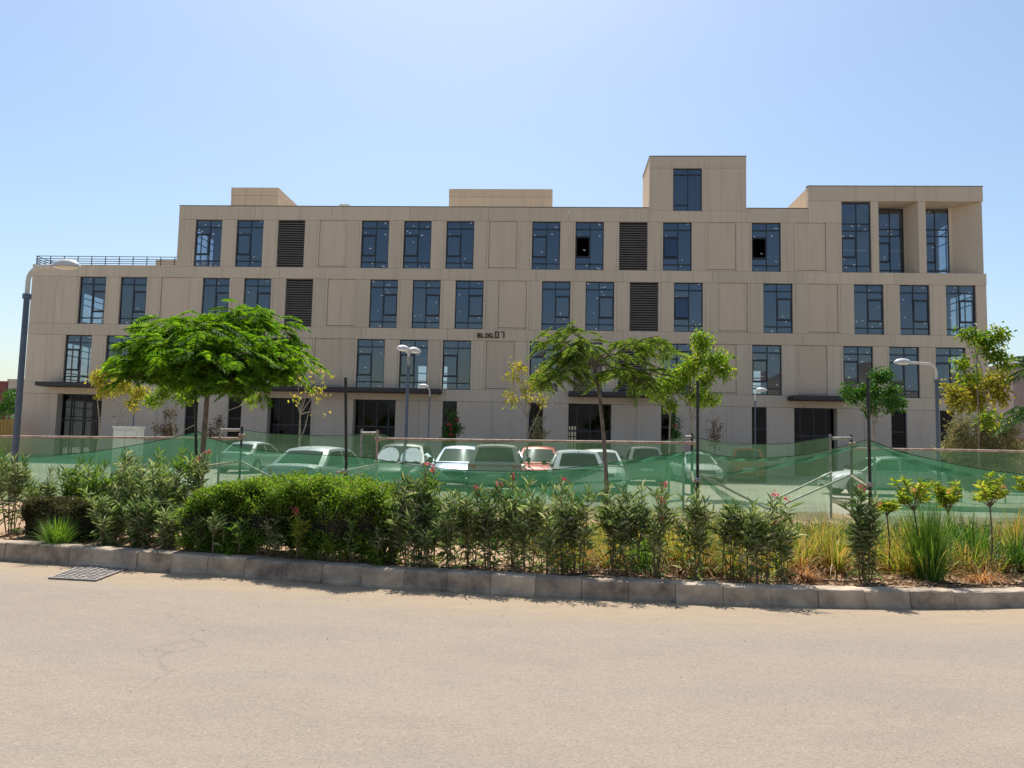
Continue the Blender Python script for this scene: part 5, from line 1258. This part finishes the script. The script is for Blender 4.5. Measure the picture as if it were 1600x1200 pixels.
# ------------------------------------------------------------------ cabinet, fences, far houses
p = at(195, 690, 27); cb = thing('utility_cabinet', 'white two-door utility cabinet behind the net at the left', 'cabinet', (p.x, 27, 0))
W2 = .47
MB().box(p.x-W2, p.x+W2, 27, 27.45, .12, 1.93).build('body', 'cabinet', cb); MB().box(p.x-W2-.03, p.x+W2+.03, 26.96, 27.49, 1.932, 2.0).build('roof', 'cabinet', cb); MB().box(p.x-W2-.02, p.x+W2+.02, 26.98, 27.47, 0, .118).build('plinth', 'kerb', cb)
for sx in (-1, 1):
    d_ = MB().box(p.x+(.01 if sx > 0 else -W2+.03), p.x+(W2-.03 if sx > 0 else -.01), 26.975, 26.998, .2, 1.85).build('door', 'cabinet', cb)
    MB().box(p.x+sx*.06-.015, p.x+sx*.06+.015, 26.95, 26.974, .95, 1.15).build('handle', 'trim', d_)
def board_fence(x0, x1, Y, z0, z1, bw, mat, label):
    t = thing('board_fence', label, 'fence', ((x0+x1)/2, Y, 0), group='timber fences'); me = MB().box(0, bw*.86, 0, .03, z0, z1).mesh('board', mat)
    x = x0
    while x < x1: place('board', me, t, (x, Y, random.uniform(-.02, .02))); x += bw
    for z in (z0+.3, z1-.3): MB().box(x0, x1, Y+.032, Y+.08, z, z+.1).build('rail', mat, t)
a = at(-70, 660, 46); c = at(31, 660, 46); board_fence(a.x, c.x, 46, .1, at(10, 655, 46).z, .22, 'wood_y', 'yellow upright-board fence at the far left beside the office')
a = at(1505, 690, 33); c = at(1660, 690, 33); board_fence(a.x, c.x, 33, .05, at(1560, 684, 33).z, .16, 'wood_b', 'brown upright-board fence behind the wispy bushes at the right')
def house(name, label, x0, x1, y0, y1, h, mat, wins):
    t = thing(name, label, 'house', ((x0+x1)/2, (y0+y1)/2, 0), group='houses beyond the office')
    MB().box(x0, x1, y0, y1, 0, h).build('wall', mat, t); MB().box(x0-.1, x1+.1, y0-.1, y1+.1, h+.003, h+.3).build('parapet', mat, t)
    for (a, c, z0, z1) in wins:
        wn = MB().box(a, c, y0-.05, y0-.004, z0, z1).build('window', 'frame', t); MB().box(a+.1, c-.1, y0-.07, y0-.052, z0+.1, z1-.1).build('pane', 'glass_low', wn)
Yh = 95
house('villa', 'dark red plastered villa at the far left edge', at(-90, 600, Yh).x, at(11, 600, Yh).x, Yh, Yh+10, at(5, 599, Yh).z, 'house_red', [(at(-12, 600, Yh).x, at(-4, 600, Yh).x, 3.5, 5.5)])
Yh = 92
house('villa', 'beige flat-roofed villa beside the left end of the office', at(13, 600, Yh).x, at(80, 600, Yh).x, Yh, Yh+10, at(20, 596, Yh).z, 'house_beige', [(at(18, 600, Yh).x, at(30, 600, Yh).x, at(20, 618, Yh).z, at(20, 607, Yh).z), (at(10, 600, Yh).x+1.5, at(24, 600, Yh).x, .5, 3)])
Yh = 80
house('villa', 'mauve flat-roofed villa at the right edge beyond the office', at(1583, 600, Yh).x, at(1700, 600, Yh).x, Yh, Yh+12, at(1590, 571, Yh).z, 'house_pink', [(at(1604, 600, Yh).x, at(1615, 600, Yh).x, 4.5, 6.5)])
